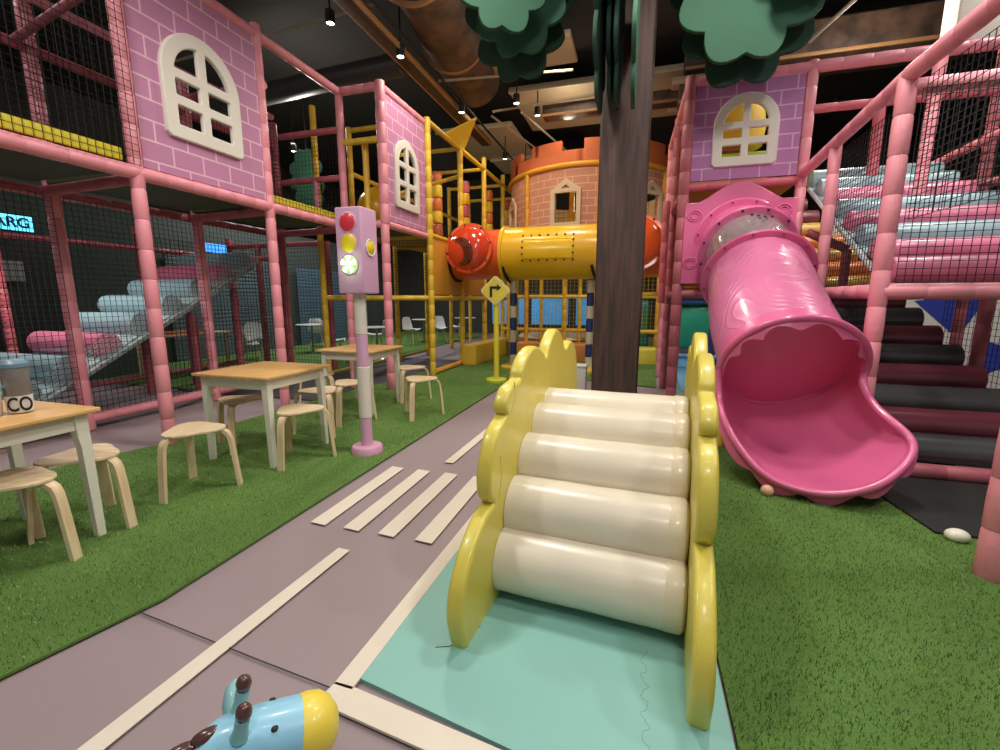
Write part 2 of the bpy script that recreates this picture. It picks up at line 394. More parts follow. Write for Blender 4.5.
mark('floor_mat', [(-6.6, 4.9), (-4.1, 4.9), (-3.6, 7.2), (-3.5, 9.3), (-5.5, 9.3), (-6.6, 8)], 0, .008, mat('charcoal_mat', (74, 70, 74), .6), 'dark grey floor mat inside the yellow and pink frames', 'mat')
# road markings
mark('road_edge_line', strip((-.925, 1.14), (-.88, 3.0), .075), 0, .010, WMARK, 'long white edge line between grey road and teal mat', 'road marking')
mark('road_edge_line', [(-.975, 1.065), (-.2, .985), (.35, .915), (.35, 1.0), (-.2, 1.075), (-.885, 1.15), (-.96, 1.15)], 0, .010, WMARK, 'white border line across the near end of the teal mat', 'road marking')
mark('lane_dash', strip((-1.54, .35), (-1.47, 1.9), .075), 0, .004, WMARK, 'nearest white lane dash, running out of the bottom of the photo', 'road marking')
mark('lane_dash', strip((-1.445, 3.28), (-1.42, 4.65), .08), 0, .004, WMARK, 'white lane dash beyond the crosswalk', 'road marking')
lab = ['leftmost white crosswalk stripe, nearest the turf', 'second white crosswalk stripe from the turf', 'third white crosswalk stripe from the turf', 'rightmost white crosswalk stripe, nearest the teal mat']
for i, x in enumerate((-1.80, -1.565, -1.33, -1.09)):
    mark('crosswalk_stripe', [(x-.055, 2.1), (x+.055, 2.09), (x+.055, 3.06), (x-.055, 3.07)], 0, .004, WMARK, lab[i], 'road marking', 'crosswalk stripes on the grey road')
tag(MB().sweep([(-2.02, 1.215, .001), (-1.6, 1.18, .001), (-1.3, 1.155, .001), (-.96, 1.13, .001)], .003, 4).build('floor_seam', SEAM), 'dark joint line running across the grey road mat', 'seam')
for k, (x, y, a, l) in enumerate([(-1.25, 1.32, .5, .16), (-1.16, 1.36, .6, .2), (-1.06, 1.38, .6, .17), (-1.12, 1.29, .4, .12)]):
    pass

# ------------------------------------------------------------ left pink structure
XL = -4.15; XB = -5.45; YS = [-.1, 1.45, 2.96, 4.42, 5.86]; DZ = 2.42; TZ = 4.22
L = thing('climbing_frame', 'pink padded two-storey play frame along the left side with a brick-print wall', 'play structure', (-4.8, 3, 0))
for y in YS[:4]:
    F(L, (XL, y, 0 if y > 1.6 else DZ), (XL, y, TZ+.1 if y > 2 else 4.9), .056, name='post')
F(L, (XL, YS[4], 0), (XL, YS[4], TZ), .055, name='post')
for y in (0.07, 1.57, 3.07, 4.57, 6.0):
    F(L, (XB, y, 0), (XB, y, 4.0), .06, PINK if y < 5 else DPINK, name='post')
for z, r in ((DZ, .06),):
    for a, b in zip(YS[:-1], YS[1:]): F(L, (XL, a, z), (XL, b, z), r)
for a, b in zip(YS[:-1], YS[1:]): F(L, (XL, a, TZ if a > 1.6 else TZ), (XL, b, TZ), .055, name='beam')
for a, b in zip((0.07, 1.57, 3.07, 4.57), (1.57, 3.07, 4.57, 6.0)):
    F(L, (XB, a, .12), (XB, b, .12), .055); F(L, (XB, a, 2.36), (XB, b, 2.36), .05, DPINK)
for y in (1.5, 3.0, 4.5, 5.95): F(L, (XB, y, 2.36), (XL, y, DZ-.03), .05, DPINK)
# deck under-side and yellow toe boards
for a, b in zip(YS[:-1], YS[1:]):
    MB().rbox(((XL+XB)/2, (a+b)/2, DZ+.03), (abs(XB-XL)-.1, b-a-.1, .05), .01).build('deck_panel', GREEND, L)
MB().rbox((XL+.03, .7, DZ+.1), (.03, 1.4, .1), .01).build('toe_board', YELM, L)
MB().rbox((XL+.0, 2.17, DZ+.12), (.03, 1.38, .1), .01).build('toe_board', YELM, L)
MB().rbox((XL+.0, 5.16, DZ+.1), (.03, 1.36, .08), .01).build('toe_board', YELM, L)
# upper level back rails and nets
for a, b in zip((0.07, 1.57, 3.07, 4.57), (1.57, 3.07, 4.57, 6.0)):
    F(L, (XB, a, 3.62), (XB, b, 3.62), .045, RED); F(L, (XB, a, 4.08), (XB, b, 4.08), .045, PINK)
    net('netting', (XB+.06, a, 2.45), (0, b-a, 0), (0, 0, 1.5), .055, L)
for y in (1.45, 2.95): F(L, (XB, y, 3.62), (XL, y, 3.9), .035, DPINK)
net('netting', (XL+.07, YS[0], DZ+.05), (0, YS[2]-YS[0], 0), (0, 0, 1.25), .055, L)
net('netting', (XL+.05, YS[3], DZ+.05), (0, YS[4]-YS[3]-.05, 0), (0, 0, .16), .055, L)
# open bay with rails between brick wall and corner tower
F(L, (XB, 4.5, 3.75), (XL, 4.5, 3.75), .045, RED)
F(L, (XB+.2, 5.9, 3.75), (XL, 5.9, 3.75), .045, RED); F(L, (XB+.2, 5.9, 3.1), (XL, 5.9, 3.1), .045, RED)
F(L, (XL-.5, 5.9, DZ), (XL-.5, 5.9, 3.1), .045)
net('netting', (XL-1.3, 5.88, DZ), (1.25, 0, 0), (0, 0, 1.25), .06, L)
# lower enclosure netting at the back line
for a, b in zip((0.07, 1.57, 3.07, 4.57), (1.57, 3.07, 4.57, 6.0)):
    net('netting', (XB+.065, a+.05, .18), (0, b-a-.1, 0), (0, 0, 2.15), .055, L)
# lower back side of the enclosure
XF = -7.6
for y in (.2, 1.9, 3.6, 5.3, 7.0):
    F(L, (XF, y, 0), (XF, y, 2.5), .055, RED, 'post')
for a, b in zip((.2, 1.9, 3.6, 5.3), (1.9, 3.6, 5.3, 7.0)):
    F(L, (XF, a, 2.15), (XF, b, 2.15), .045, RED); F(L, (XF, a, .12), (XF, b, .12), .045, DPINK)
    net('netting', (XF+.05, a, .15), (0, b-a, 0), (0, 0, 2.2), .07, L, NETG, .004)
net('netting', (XF, 6.98, .15), (XB-XF, 0, 0), (0, 0, 2.2), .07, L, NETG, .003)
F(L, (XF, 6.98, 2.35), (XB, 6.98, 2.35), .045, DPINK)
F(L, (-6.9, 6.98, 0), (-6.9, 6.98, 2.35), .05, DPINK, 'post'); F(L, (XB, 7.1, 0), (XB, 7.1, 2.4), .055, DPINK, 'post')
F(L, (XB, 6.0, 2.0), (XF, 6.0, 2.0), .04, RED)

def arched_window(w, h, n=14):
    """outline + panes of the arched white window, in its own frame (origin at bottom centre)"""
    sp = h-w/2
    outer = [(-w/2+.03, 0), (w/2-.03, 0), (w/2, .03)]+arc(0, sp, w/2, 0, 180, 24)+[(-w/2, .03)]
    t = w*.125; g = w*.04; holes = []
    def pane(x0, x1, z0, z1):
        c = .014; holes.append([(x0+c, z0), (x1-c, z0), (x1, z0+c), (x1, z1-c), (x1-c, z1), (x0+c, z1), (x0, z1-c), (x0, z0+c)])
    zm = (t+sp)/2
    for za, zb_ in ((t, zm-g), (zm+g, sp-g)):
        for s in (-1, 1):
            a, b = (-w/2+t, -g) if s < 0 else (g, w/2-t)
            pane(a, b, za, zb_)
    rr = w/2-t; zb = sp+g
    a0 = math.degrees(math.asin(g/rr)); a1 = math.degrees(math.acos(g/rr))
    q = [(g, zb)]+arc(0, sp, rr, a0, a1, 10)
    holes.append(q); holes.append([(-x, y) for x, y in q][::-1])
    return outer, holes, [(-w/2+t*.5, t*.5), (w/2-t*.5, t*.5)]+arc(0, sp, w/2-t*.5, 0, 180, 20)
def brick_panel(parent, y0, y1, z0, z1, x, win, wm=BRK, axis='y'):
    cy, w, h, zb = win
    out, holes, cut = arched_window(w, h)
    if axis == 'y': M = frame((x, 0, 0), (0, 1, 0), (0, 0, 1))
    else: M = frame((0, x, 0), (1, 0, 0), (0, 0, 1))
    p = plate('brick_wall_panel', [[(y0, z0), (y1, z0), (y1, z1), (y0, z1)], [(a+cy, b+zb) for a, b in cut]], .04, M, wm, parent)
    nrm = Vector((1, 0, 0)) if axis == 'y' else Vector((0, -1, 0))
    M2 = Matrix.Translation(nrm*.035) @ M
    plate('window_frame', [[(a+cy, b+zb) for a, b in out]]+[[(a+cy, b+zb) for a, b in hh] for hh in holes], .05, M2, WFR, p, bevel=.012)
brick_panel(L, YS[2]+.06, YS[3]-.05, DZ+.06, TZ-.04, XL, (3.66, .80, .95, 2.83))
# corner tower that stands out towards the road
TX = -3.50; TY0, TY1 = 5.86, 7.2
for z in (DZ, TZ): F(L, (XL, TY0, z), (TX, TY0, z), .055); F(L, (TX, TY0, z), (TX, TY1, z), .055)
F(L, (TX, TY0, 0), (TX, TY0, TZ+.06), .062, name='post'); F(L, (TX+.01, TY0, DZ), (TX+.01, TY0, TZ+.06), .065, name='post')
MB().rbox(((TX+XL)/2-.3, (TY0+TY1)/2, DZ+.03), (1.2, 1.2, .05), .01).build('deck_panel', GREEND, L)
brick_panel(L, TY0+.06, TY1-.04, DZ+.06, TZ-.04, TX, (6.5, .72, .98, 2.72))
F(L, (XL, TY0, 3.55), (TX, TY0, 3.55), .045, YEL)
F(L, (XL+.3, 6.0, DZ), (XL+.3, 6.0, 3.55), .045, YEL, 'post')

# pink and blue roller stair inside the enclosure
def roller(name, a, b, r, m, parent):
    a, b = Vector(a), Vector(b); L_ = (b-a).length; d = (b-a)/L_; e = r*.12
    T_ = [(0, .6), (e*.3, .88), (e, 1), (L_*.3, 1.005), (L_*.5, .99), (L_*.7, 1.005), (L_-e, 1), (L_-e*.3, .88), (L_, .6)]
    P = [a+d*t for t, q in T_]; Q = [r*q for t, q in T_]
    return MB().sweep(P, Q, 18).build(name, m, parent)
S = thing('roller_stair', 'pale blue and pink roller stair behind the left netting', 'stair', (-6.4, 4.2, 0))
cols = [BLUEF, BLUEF, PINKF, BLUEF, BLUEF, BLUEF, PINKF, BLUEF]
for i in range(8):
    t = i/7; y = 2.72+t*2.75; z = .42+t*1.5
    roller('roller', (-6.85, y, z), (-5.66, y, z), .135, cols[i], S)
MB().rbox((-6.25, 2.35, .2), (1.2, .5, .36), .04).build('yellow_base_block', YEL, S)
MB().add([(-6.85, 2.5, .12), (-5.63, 2.5, .12), (-5.63, 5.6, 1.82), (-6.85, 5.6, 1.82), (-6.85, 2.5, .22), (-5.63, 2.5, .22), (-5.63, 5.6, 1.92), (-6.85, 5.6, 1.92)],
         [(0, 1, 2, 3), (4, 5, 6, 7), (0, 1, 5, 4), (1, 2, 6, 5), (2, 3, 7, 6), (3, 0, 4, 7)]).build('ramp_board', mat('pale_blue_board', (168, 192, 196), .6), S)
net('side_netting', (-5.59, 2.6, .24), (0, 3.05, 1.69), (0, 0, .24), .04, S, NETW, .003)
MB().sweep([(-5.6, 2.55, .2), (-5.6, 5.66, 1.93)], .018, 6).build('edge_cord', NETW, S)
for y, z in ((4.6, 1.15), (5.3, 1.5)): F(S, (-5.75, y, 0), (-5.75, y, z), .05, DPINK, 'support_post')
for y, z in ((4.6, 1.15), (5.3, 1.5)): F(S, (-6.7, y, 0), (-6.7, y, z), .05, DPINK, 'support_post')

# ------------------------------------------------------------ yellow structure
Y = thing('climbing_frame', 'yellow padded play frame in the far left corner, joined to the orange tube', 'play structure', (-3.9, 10, 0))
XY = -3.45; yy = [7.22, 8.66, 10.1, 11.6, 13.1]
for y in yy: F(Y, (XY, y, 0), (XY, y, 4.5 if y > 8 else 4.3), .055, YEL, 'post')
for a, b in zip(yy[:-1], yy[1:]):
    for z in (1.38, 4.25, DZ+.02): F(Y, (XY, a, z), (XY, b, z), .045, YEL)
    F(Y, (XY-1.5, a, 3.55), (XY-1.5, b, 3.55), .04, YEL); F(Y, (XY-1.5, a, 1.38), (XY-1.5, b, 1.38), .04, YEL)
F(Y, (XY, 7.22, .06), (XY, 8.6, .06), .05, mat('amber_foam', (226, 160, 60), .45))
for y in yy+[6.3]: F(Y, (XY-1.5, y, 0), (XY-1.5, y, 4.3), .05, YEL, 'post')
for y in yy:
    for z in (1.38, DZ, 4.25): F(Y, (XY-1.5, y, z), (XY, y, z), .04, YEL)
F(Y, (-4.95, 6.3, 1.38), (-4.95, 7.2, 1.38), .045, YEL); F(Y, (-4.95, 6.3, 1.38), (TX, 6.3+.9, 1.38), .045, YEL)
F(Y, (-5.0, 6.3, .1), (-5.0, 10.1, .1), .04, mat('olive_foam', (160, 150, 60), .5))
net('netting', (-5.0, 7.25, 1.42), (1.5, 0, 0), (0, 0, .95), .05, Y)
net('netting', (-5.0, 6.3, 1.42), (0, 3.8, 0), (0, 0, .95), .06, Y)
net('netting', (XY-.02, 7.25, 3.55), (0, 1.4, 0), (0, 0, .7), .05, Y)
net('netting', (XY-.02, 7.25, DZ+.05), (0, 1.4, 0), (0, 0, .25), .05, Y)
for y0, y1 in ((7.24, 8.62), (8.7, 10.05)):
    MB().rbox((XY-.0, (y0+y1)/2, (1.42+DZ)/2+.02), (.04, y1-y0, 1.0), .01).build('side_panel', mat('mustard_panel', (214, 150, 50), .5), Y)
MB().rbox((XY-.75, 8.9, DZ+.05), (1.4, 3.2, .05), .01).build('deck_panel', mat('amber_deck', (190, 130, 50), .6), Y)
SL = mat('yellow_shade_cloth', (238, 206, 60), .6)
MB().add([(XY, 8.0, 4.3), (XY+.35, 8.66, 4.75), (XY, 8.9, 4.3), (XY, 8.0, 4.34), (XY+.35, 8.66, 4.79), (XY, 8.9, 4.34)], [(0, 1, 2), (3, 4, 5), (0, 1, 4, 3), (1, 2, 5, 4), (2, 0, 3, 5)]).build('corner_pad', SL, Y)
F(Y, (XY-1.4, 8.66, 3.5), (XY, 8.66, 3.75), .04, YEL)
# hanging punch columns in alternating colours, and the round yellow padding
for i, (x, y) in enumerate([(-4.3, 9.4), (-4.0, 10.3), (-3.75, 11.3), (-3.2, 12.2), (-3.55, 12.5), (-2.95, 12.9)]):
    c = thing('punch_column', ['red and yellow banded climbing column %s' % w for w in ('nearest the brick corner tower', 'just right of the first one, above the orange elbow', 'behind the tube elbow', 'left of the castle', 'second from the castle', 'closest behind the castle edge')][i], 'play column', (x, y, 2.45), 'banded climbing columns beside the castle')
    for k in range(6):
        MB().lathe((x, y, 2.46+k*.27), [(.03, 0), (.11, .01), (.12, .03), (.12, .23), (.11, .26), (.03, .27)], 14).build('band', (RED if k % 2 else TUBEY) if i % 2 else (ORV if k % 2 else SL), c)
tag(MB().ball((-4.25, 7.0, 2.85), .38, n=20).build('play_ball', TUBEY), 'big yellow round bolster behind netting, left of the pink corner tower', 'ball')
# castle tower
CX, CY, CR = -1.26, 11.85, 1.95
K = thing('castle_tower', 'round orange brick castle turret with battlements, behind the tree column', 'castle', (CX, CY, 0))
def cyl_wall(z0, z1, r, th, a0, a1, n, holes=()):
    """curved wall; holes = (angle0, angle1, z0, z1)"""
    As = sorted(set([a0+(a1-a0)*i/n for i in range(n+1)]+[h for q in holes for h in q[:2]]))
    Zs = sorted(set([z0, z1]+[h for q in holes for h in q[2:]]))
    b = MB()
    for i in range(len(As)-1):
        for j in range(len(Zs)-1):
            am = (As[i]+As[i+1])/2; zm = (Zs[j]+Zs[j+1])/2
            if any(q[0] < am < q[1] and q[2] < zm < q[3] for q in holes): continue
            vs = []
            for rr in (r, r-th):
                for a, z in ((As[i], Zs[j]), (As[i+1], Zs[j]), (As[i+1], Zs[j+1]), (As[i], Zs[j+1])):
                    vs.append((CX+rr*math.sin(R(a)), CY-rr*math.cos(R(a)), z))
            b.add(vs, [(0, 1, 2, 3), (4, 7, 6, 5), (0, 4, 5, 1), (1, 5, 6, 2), (2, 6, 7, 3), (3, 7, 4, 0)])
    return b
wins = [(-16, -1, 2.95, 3.62), (-66, -54, 2.85, 3.5), (40, 54, 2.95, 3.6)]
cyl_wall(2.35, 4.1, CR, .06, -100, 100, 60, wins).build('brick_wall', CBRK, K)
OD = mat('burnt_orange_felt', (200, 104, 58), .6)
cyl_wall(4.15, 4.42, CR+.03, .08, -105, 105, 60).build('parapet', OD, K)
for a in (-92, -58, -24, 12, 46, 80): cyl_wall(4.40, 4.62, CR+.035, .09, a-10, a+12, 10).build('battlement', OD, K)
AM = mat('amber_rail', (232, 170, 50), .45)
MB().sweep([(CX+(CR+.03)*math.sin(R(a)), CY-(CR+.03)*math.cos(R(a)), 4.13) for a in range(-100, 101, 5)], .055, 10).build('top_rail', AM, K)
MB().sweep([(CX+(CR+.03)*math.sin(R(a)), CY-(CR+.03)*math.cos(R(a)), 2.4) for a in range(-100, 101, 5)], .055, 10).build('bottom_rail', AM, K)
for a in (-98, -38, 12, 60, 98): F(K, (CX+(CR+.03)*math.sin(R(a)), CY-(CR+.03)*math.cos(R(a)), 0), (CX+(CR+.03)*math.sin(R(a)), CY-(CR+.03)*math.cos(R(a)), 4.15), .05, AM, 'post')
for q in wins:
    am = (q[0]+q[1])/2; ww = R(q[1]-q[0])*CR; tdir = Vector((math.cos(R(am)), math.sin(R(am)), 0)); nd = Vector((math.sin(R(am)), -math.cos(R(am)), 0))
    h = q[3]-q[2]; hw = ww/2
    out = [(-hw-.07, -.07), (hw+.07, -.07), (hw+.07, h+.02), (0, h+.24), (-hw-.07, h+.02)]
    hol = [(-hw+.01, .02), (hw-.01, .02), (hw-.01, h-.03), (-hw+.01, h-.03)]
    tri = [(-.12, h+.04), (.12, h+.04), (0, h+.14)]
    plate('window_frame', [out, hol, tri], .06, frame(Vector((CX, CY, q[2]))+nd*(CR+.03), tdir, (0, 0, 1)), mat('sand_frame', (214, 190, 160), .55), K, bevel=.01)
MB().lathe((CX, CY, 2.3), [(.01, 0), (CR-.1, 0), (CR-.1, .08), (.01, .08)], 30).build('floor_disc', OD, K)
for z in (.65, 1.42): MB().sweep([(-3.1, 10.4, z), (.5, 10.4, z)], .045, 8).build('guard_rail', YEL, K)
for x in (-2.95, -2.5, -2.15, -1.6, -1.25, -.6): F(K, (x, 10.4, .35), (x, 10.4, 2.4), .04 if x != -1.6 else .06, YEL, 'guard_post')
net('netting', (-3.0, 10.42, .4), (3.4, 0, 0), (0, 0, 1.9), .09, K, YEL, .003)
F(K, (CX-.27, CY-1.2, 2.4), (CX-.27, CY-1.2, 4.0), .06, TUBEY, 'inner_pole')
cyl_wall(2.4, 3.9, CR-.12, .04, 110, 250, 24).build('rear_wall', mat('sand_panel', (200, 180, 130), .6), K)
net('netting', (CX-1.4, CY-.9, 2.4), (2.8, 0, 0), (0, 0, 1.5), .11, K, NET, .004)

# orange and yellow crawl tube
T = thing('crawl_tube', 'orange and yellow plastic crawl tube crossing behind the tree column', 'tube', (-1.4, 8.4, 2.2))
TR = .46; ty, tz = 8.4, 2.2
def ring_tube(x0, x1, r, m, name, th=.02):
    b = MB(); n = 40
    prof = [(x0, r), (x1, r), (x1, r-th), (x0, r-th)]
    vs = [(x, ty+rr*math.cos(2*PI*k/n), tz+rr*math.sin(2*PI*k/n)) for x, rr in prof for k in range(n)]
    fs = [(i*n+k, i*n+(k+1) % n, ((i+1) % 4)*n+(k+1) % n, ((i+1) % 4)*n+k) for i in range(4) for k in range(n)]
    b.add(vs, fs); return b.build(name, m, T)
ring_tube(-3.45, -2.42, TR, ORANGE, 'orange_section')
ring_tube(-2.42, -.62, TR+.02, TUBEY, 'yellow_section')
ring_tube(-.62, .62, TR, ORANGE, 'orange_section')
for x in (-2.42, -.62):
    fl = ring_tube(x-.03, x+.03, TR+.06, TUBEY, 'flange', .06)
fl = ring_tube(-3.44, -3.40, TR+.05, BLACK, 'end_gasket', .05)
# inspection plate with rivets
b = MB(); n = 12
for i in range(n):
    a0, a1 = R(150+i*45/n), R(150+(i+1)*45/n)
    b.add([(x, ty+rr*math.cos(a), tz+rr*math.sin(a)) for rr in (TR+.015, TR+.034) for x, a in ((-1.98, a0), (-1.10, a0), (-1.10, a1), (-1.98, a1))],
          [(4, 5, 6, 7), (0, 1, 5, 4), (2, 3, 7, 6), (0, 4, 7, 3), (1, 2, 6, 5)])
pl_ = b.build('access_plate', mat('bright_yellow_plastic', (244, 196, 10), .25, coat=.4), T)
b = MB()
for i in range(7):
    for a in (R(146), R(199)):
        b.ball((-2.0+i*.15, ty+(TR+.03)*math.cos(a), tz+(TR+.03)*math.sin(a)), .018, n=8)
for i in range(1, 4):
    for x in (-2.0, -1.10):
        a = R(146+i*13.2); b.ball((x, ty+(TR+.03)*math.cos(a), tz+(TR+.03)*math.sin(a)), .018, n=8)
b.build('rivets', BLACK, T)
def bubble(cx, label_m):
    d = Vector((-.0, -1, .12)).normalized(); c = Vector((cx, ty-.44, tz+.07)); r = .40
    ring = MB(); ring.lathe(c+d*.02, [(r-.02, 0), (r+.05, 0), (r+.06, .03), (r+.05, .06), (r-.02, .06), (r-.02, 0)], 40, d).build('dome_ring', ORANGE, T)
    neck = MB(); neck.lathe(c-d*.36, [(r, 0), (r, .40)], 40, d).build('dome_neck', ORANGE, T)
    prof = [(r*math.cos(t*PI/2/10), .05+r*.62*math.sin(t*PI/2/10)) for t in range(11)]
    MB().lathe(c, prof, 40, d).build('dome_window', label_m, T)
    b = MB()
    m_ = d.to_track_quat('Z', 'Y').to_matrix()
    for k in range(8):
        a = k*PI/4+.2; b.ball(c+d*.085+m_ @ Vector((math.cos(a), math.sin(a), 0))*(r+.025), .018, n=8)
    b.build('rivets', BLACK, T)
    return c, d, r
c, d, r = bubble(-3.0, ORANGEB)
MB().lathe(c+Vector((-.08, -.0, -.1))+d*.26, [(.001, .02), (.2, .015), (.25, -.01), (.25, -.04)], 30, Vector((-.35, -1, -.12))).build('dark_porthole', mat('dark_tinted_orange', (110, 48, 30), .1, coat=.8), T)
bubble(-.04, mat('orange_dome_matte', (238, 96, 40), .25, coat=.5))
F(T, (.6, ty, 1.45), (-.7, ty, 1.45), .04, YEL, 'cross_bar')
for x in (-2.36, -.76):
    MB().sweep([(x-.02, ty-.42, tz-.26), (x, ty-.36, tz-.36), (x+.03, ty-.24, tz-.46), (x+.05, ty-.12, tz-.53)], .025, 8).build('strap', BLACK, T)
NAVY = mat('navy_band', (38, 54, 104), .45); SAND = mat('sand_band', (196, 184, 160), .5)
for x, y, lb in ((-2.28, ty, 'navy and sand banded support post left under the yellow tube, yellow foot'), (-.82, ty, 'navy and sand banded support post beside the tree column')):
    p = thing('support_post', lb, 'post', (x, y, 0), 'banded posts under the crawl tube')
    for k in range(7):
        z0 = .06+k*.235; MB().lathe((x, y, z0), [(.05, 0), (.066, .01), (.066, .225), (.05, .235)], 16).build('band', SAND if k % 2 == 0 else NAVY, p)
    MB().lathe((x, y, 0), [(.24, 0), (.25, .02), (.25, .06), (.22, .085), (.06, .09)], 28).build('foot', YEL, p)
# ------------------------------------------------------------ right pink structure
RX = 1.70; YR = 4.0
Q = thing('climbing_frame', 'pink padded play frame on the right with violet brick panel and netted stairs', 'play structure', (2, 5, 0))
F(Q, (.47, 5.98, 0), (.47, 5.98, 3.86), .065, DPINK, 'post'); F(Q, (1.68, 5.98, 0), (1.68, 5.98, 3.86), .055, PINK, 'post')
F(Q, (.44, 7.2, 0), (.44, 7.2, 3.86), .055, DPINK, 'post'); F(Q, (.42, 8.3, 0), (.42, 8.3, 3.86), .05, PINK, 'post')
F(Q, (.33, 6.9, 1.3), (.33, 6.9, 2.7), .05, RED, 'post')
F(Q, (RX, YR, 0), (RX, YR, 2.86), .058, name='post'); F(Q, (1.72, 2.6, 0), (1.72, 2.6, 2.85), .062, PINK, 'post')
F(Q, (RX, 5.15, 1.41), (RX, 5.15, 2.78), .05, PINK, 'post')
F(Q, (.47, 5.98, 3.8), (1.68, 5.98, 3.8), .055); F(Q, (1.68, 5.98, 3.8), (3.5, 5.98, 3.8), .06); F(Q, (1.68, 5.98, 3.38), (3.5, 5.98, 3.38), .045, RED)
F(Q, (.47, 5.98, 2.66), (1.68, 5.98, 2.66), .05, RED); F(Q, (.47, 5.98, 1.42), (1.68, 5.98, 1.42), .055, DPINK)
F(Q, (.47, 5.98, 3.8), (.42, 8.3, 3.8), .05); F(Q, (.47, 5.98, 2.6), (.42, 8.3, 2.6), .05, DPINK); F(Q, (.47, 5.98, 1.42), (.42, 8.3, 1.42), .045, DPINK)
F(Q, (1.68, 5.98, 2.72), (RX, YR, 2.86), .052); F(Q, (RX, YR, 2.86), (1.76, 2.0, 2.9), .055)
F(Q, (1.68, 5.98, 1.41), (RX, YR, 1.41), .055); F(Q, (RX, YR, 1.41), (3.3, YR, 1.41), .06); F(Q, (RX, YR, 2.78), (3.3, YR, 2.78), .055)
F(Q, (RX, YR, .07), (3.1, YR, .07), .06, DPINK)
F(Q, (2.33, 5.98, 2.3), (2.33, 5.98, 3.38), .05, RED, 'post'); F(Q, (2.28, 5.15, 2.75), (2.27, 5.15, 3.2), .001, RED, 'post') if False else None
F(Q, (2.5, 5.4, 2.3), (2.52, 5.4, 3.6), .05, PINK, 'post')
F(Q, (3.15, 6.6, 2.86), (3.15, YR, 2.9), .045, RED); F(Q, (3.15, 5.0, 2.2), (3.15, 5.0, 2.9), .04, DPINK, 'post'); F(Q, (3.15, 6.6, 2.6), (3.3, 3.9, 2.2), .04, DPINK)
F(Q, (3.15, YR, 0), (3.15, YR, 2.8), .06, DPINK, 'post'); F(Q, (3.1, 5.3, 0), (3.1, 5.3, 1.41), .055, DPINK, 'post')
F(Q, (3.3, 6.0, 0), (3.3, 6.0, 3.8), .05, DPINK, 'post'); F(Q, (2.2, 6.0, .0), (2.2, 6.0, 1.9), .045, DPINK, 'post'); F(Q, (2.2, 6.0, 1.9), (1.8, 6.0, 2.1), .045, DPINK, 'beam')
brick_panel(Q, .53, 1.62, 2.72, 3.76, 5.98, (1.07, .64, .74, 2.86), BRKX, 'x')
MB().rbox((1.07, 6.6, 2.64), (1.1, 1.15, .06), .01).build('deck_panel', mat('amber_deck', (190, 130, 50), .6), Q)
MB().rbox((1.07, 6.6, 1.46), (1.1, 1.15, .06), .01).build('deck_panel', mat('amber_deck', (190, 130, 50), .6), Q)
MB().rbox((1.07, 5.99, 1.52), (1.1, .05, .07), .01).build('toe_board', mat('amber_deck', (190, 130, 50), .6), Q)
net('netting', (RX+.06, 5.15, 1.47), (0, -1.1, 0), (0, 0, 1.26), .05, Q)
net('netting', (RX+.07, 3.95, 1.47), (1.5, 0, 0), (0, 0, 1.28), .05, Q)
net('netting', (RX+.07, 3.9, 2.8), (.06, -1.5, 0), (0, 0, -.9), .05, Q)
net('netting', (1.70, 5.9, .15), (0, -1.75, 0), (0, 0, 1.2), .05, Q)
net('netting', (3.16, 6.0, .3), (0, -1.9, 0), (0, 0, 2.4), .06, Q)
# seen through the tower window: yellow and green play things inside
tag(MB().lathe((1.05, 7.0, 3.32), [(.3, 0), (.42, .02), (.44, .2), (.42, .42), (.3, .44)], 24).build('foam_drum', SL), 'yellow foam drum inside the tower, seen through the violet brick window', 'play block')
o = MB(); o.sweep([(1.05+.25*math.cos(a), 6.9, 3.26+.05+.25*math.sin(a)*.2-.05) for a in [i*PI/12 for i in range(24)]], .04, 8); tag(o.build('foam_ring', mat('salmon_foam', (232, 170, 140), .5)), 'salmon foam ring inside the tower, at the lower part of the violet brick window', 'play block')
tag(MB().rbox((1.05, 6.95, 2.95), (.9, .5, .52), .04).build('foam_block', mat('lime_foam', (170, 200, 70), .5)), 'lime green foam block inside the tower, lower left of the window', 'play block')

# pink tube slide
SLD = thing('tube_slide', 'pink moulded tube slide with wood-ring relief and open scoop exit on the turf', 'slide', (1.1, 4.6, 0))
def rings(path, rad, n=48):
    """list of rings along a path, index 0 on the left side, going down and round"""
    out = []; path = [Vector(p) for p in path]
    for i, p in enumerate(path):
        t = (path[min(i+1, len(path)-1)]-path[max(i-1, 0)]).normalized()
        side = t.cross(Vector((0, 0, 1))).normalized(); up = side.cross(t).normalized()
        # side points to the left seen from the exit
        if side.x > 0: side = -side
        if up.z < 0: up = -up
        out.append([p+(side*math.cos(2*PI*k/n)-up*math.sin(2*PI*k/n))*rad[i] for k in range(n)])
    return out
def loft(rs, closed_end=False):
    b = MB(); n = len(rs[0]); b.v = [tuple(v) for r in rs for v in r]
    b.f = [(i*n+k, i*n+(k+1) % n, (i+1)*n+(k+1) % n, (i+1)*n+k) for i in range(len(rs)-1) for k in range(n)]
    return b
def shell(rs, th):
    """closed shell of thickness th around a loft"""
    n = len(rs[0]); inner = []
    for r in rs:
        c = sum(r, Vector())/n
        inner.append([v+(c-v).normalized()*th for v in r])
    rr = rs+inner[::-1]+[rs[0]]
    return loft(rr)
SR = .485
ax = catmull([(1.10, 5.96, 2.00), (1.10, 5.68, 1.93), (1.11, 5.33, 1.76), (1.12, 4.95, 1.50), (1.11, 4.5, 1.19), (1.14, 4.12, .92), (1.17, 3.9, .74)], 4, False)
def RD(i): return .41+(.465-.41)*min(1, max(0, (i-4)/12))
def seg(a, b, r, m, name, th=.018):
    return shell(rings(ax[a:b+1], [RD(k)+r for k in range(a, b+1)]), th).build(name, m, SLD)
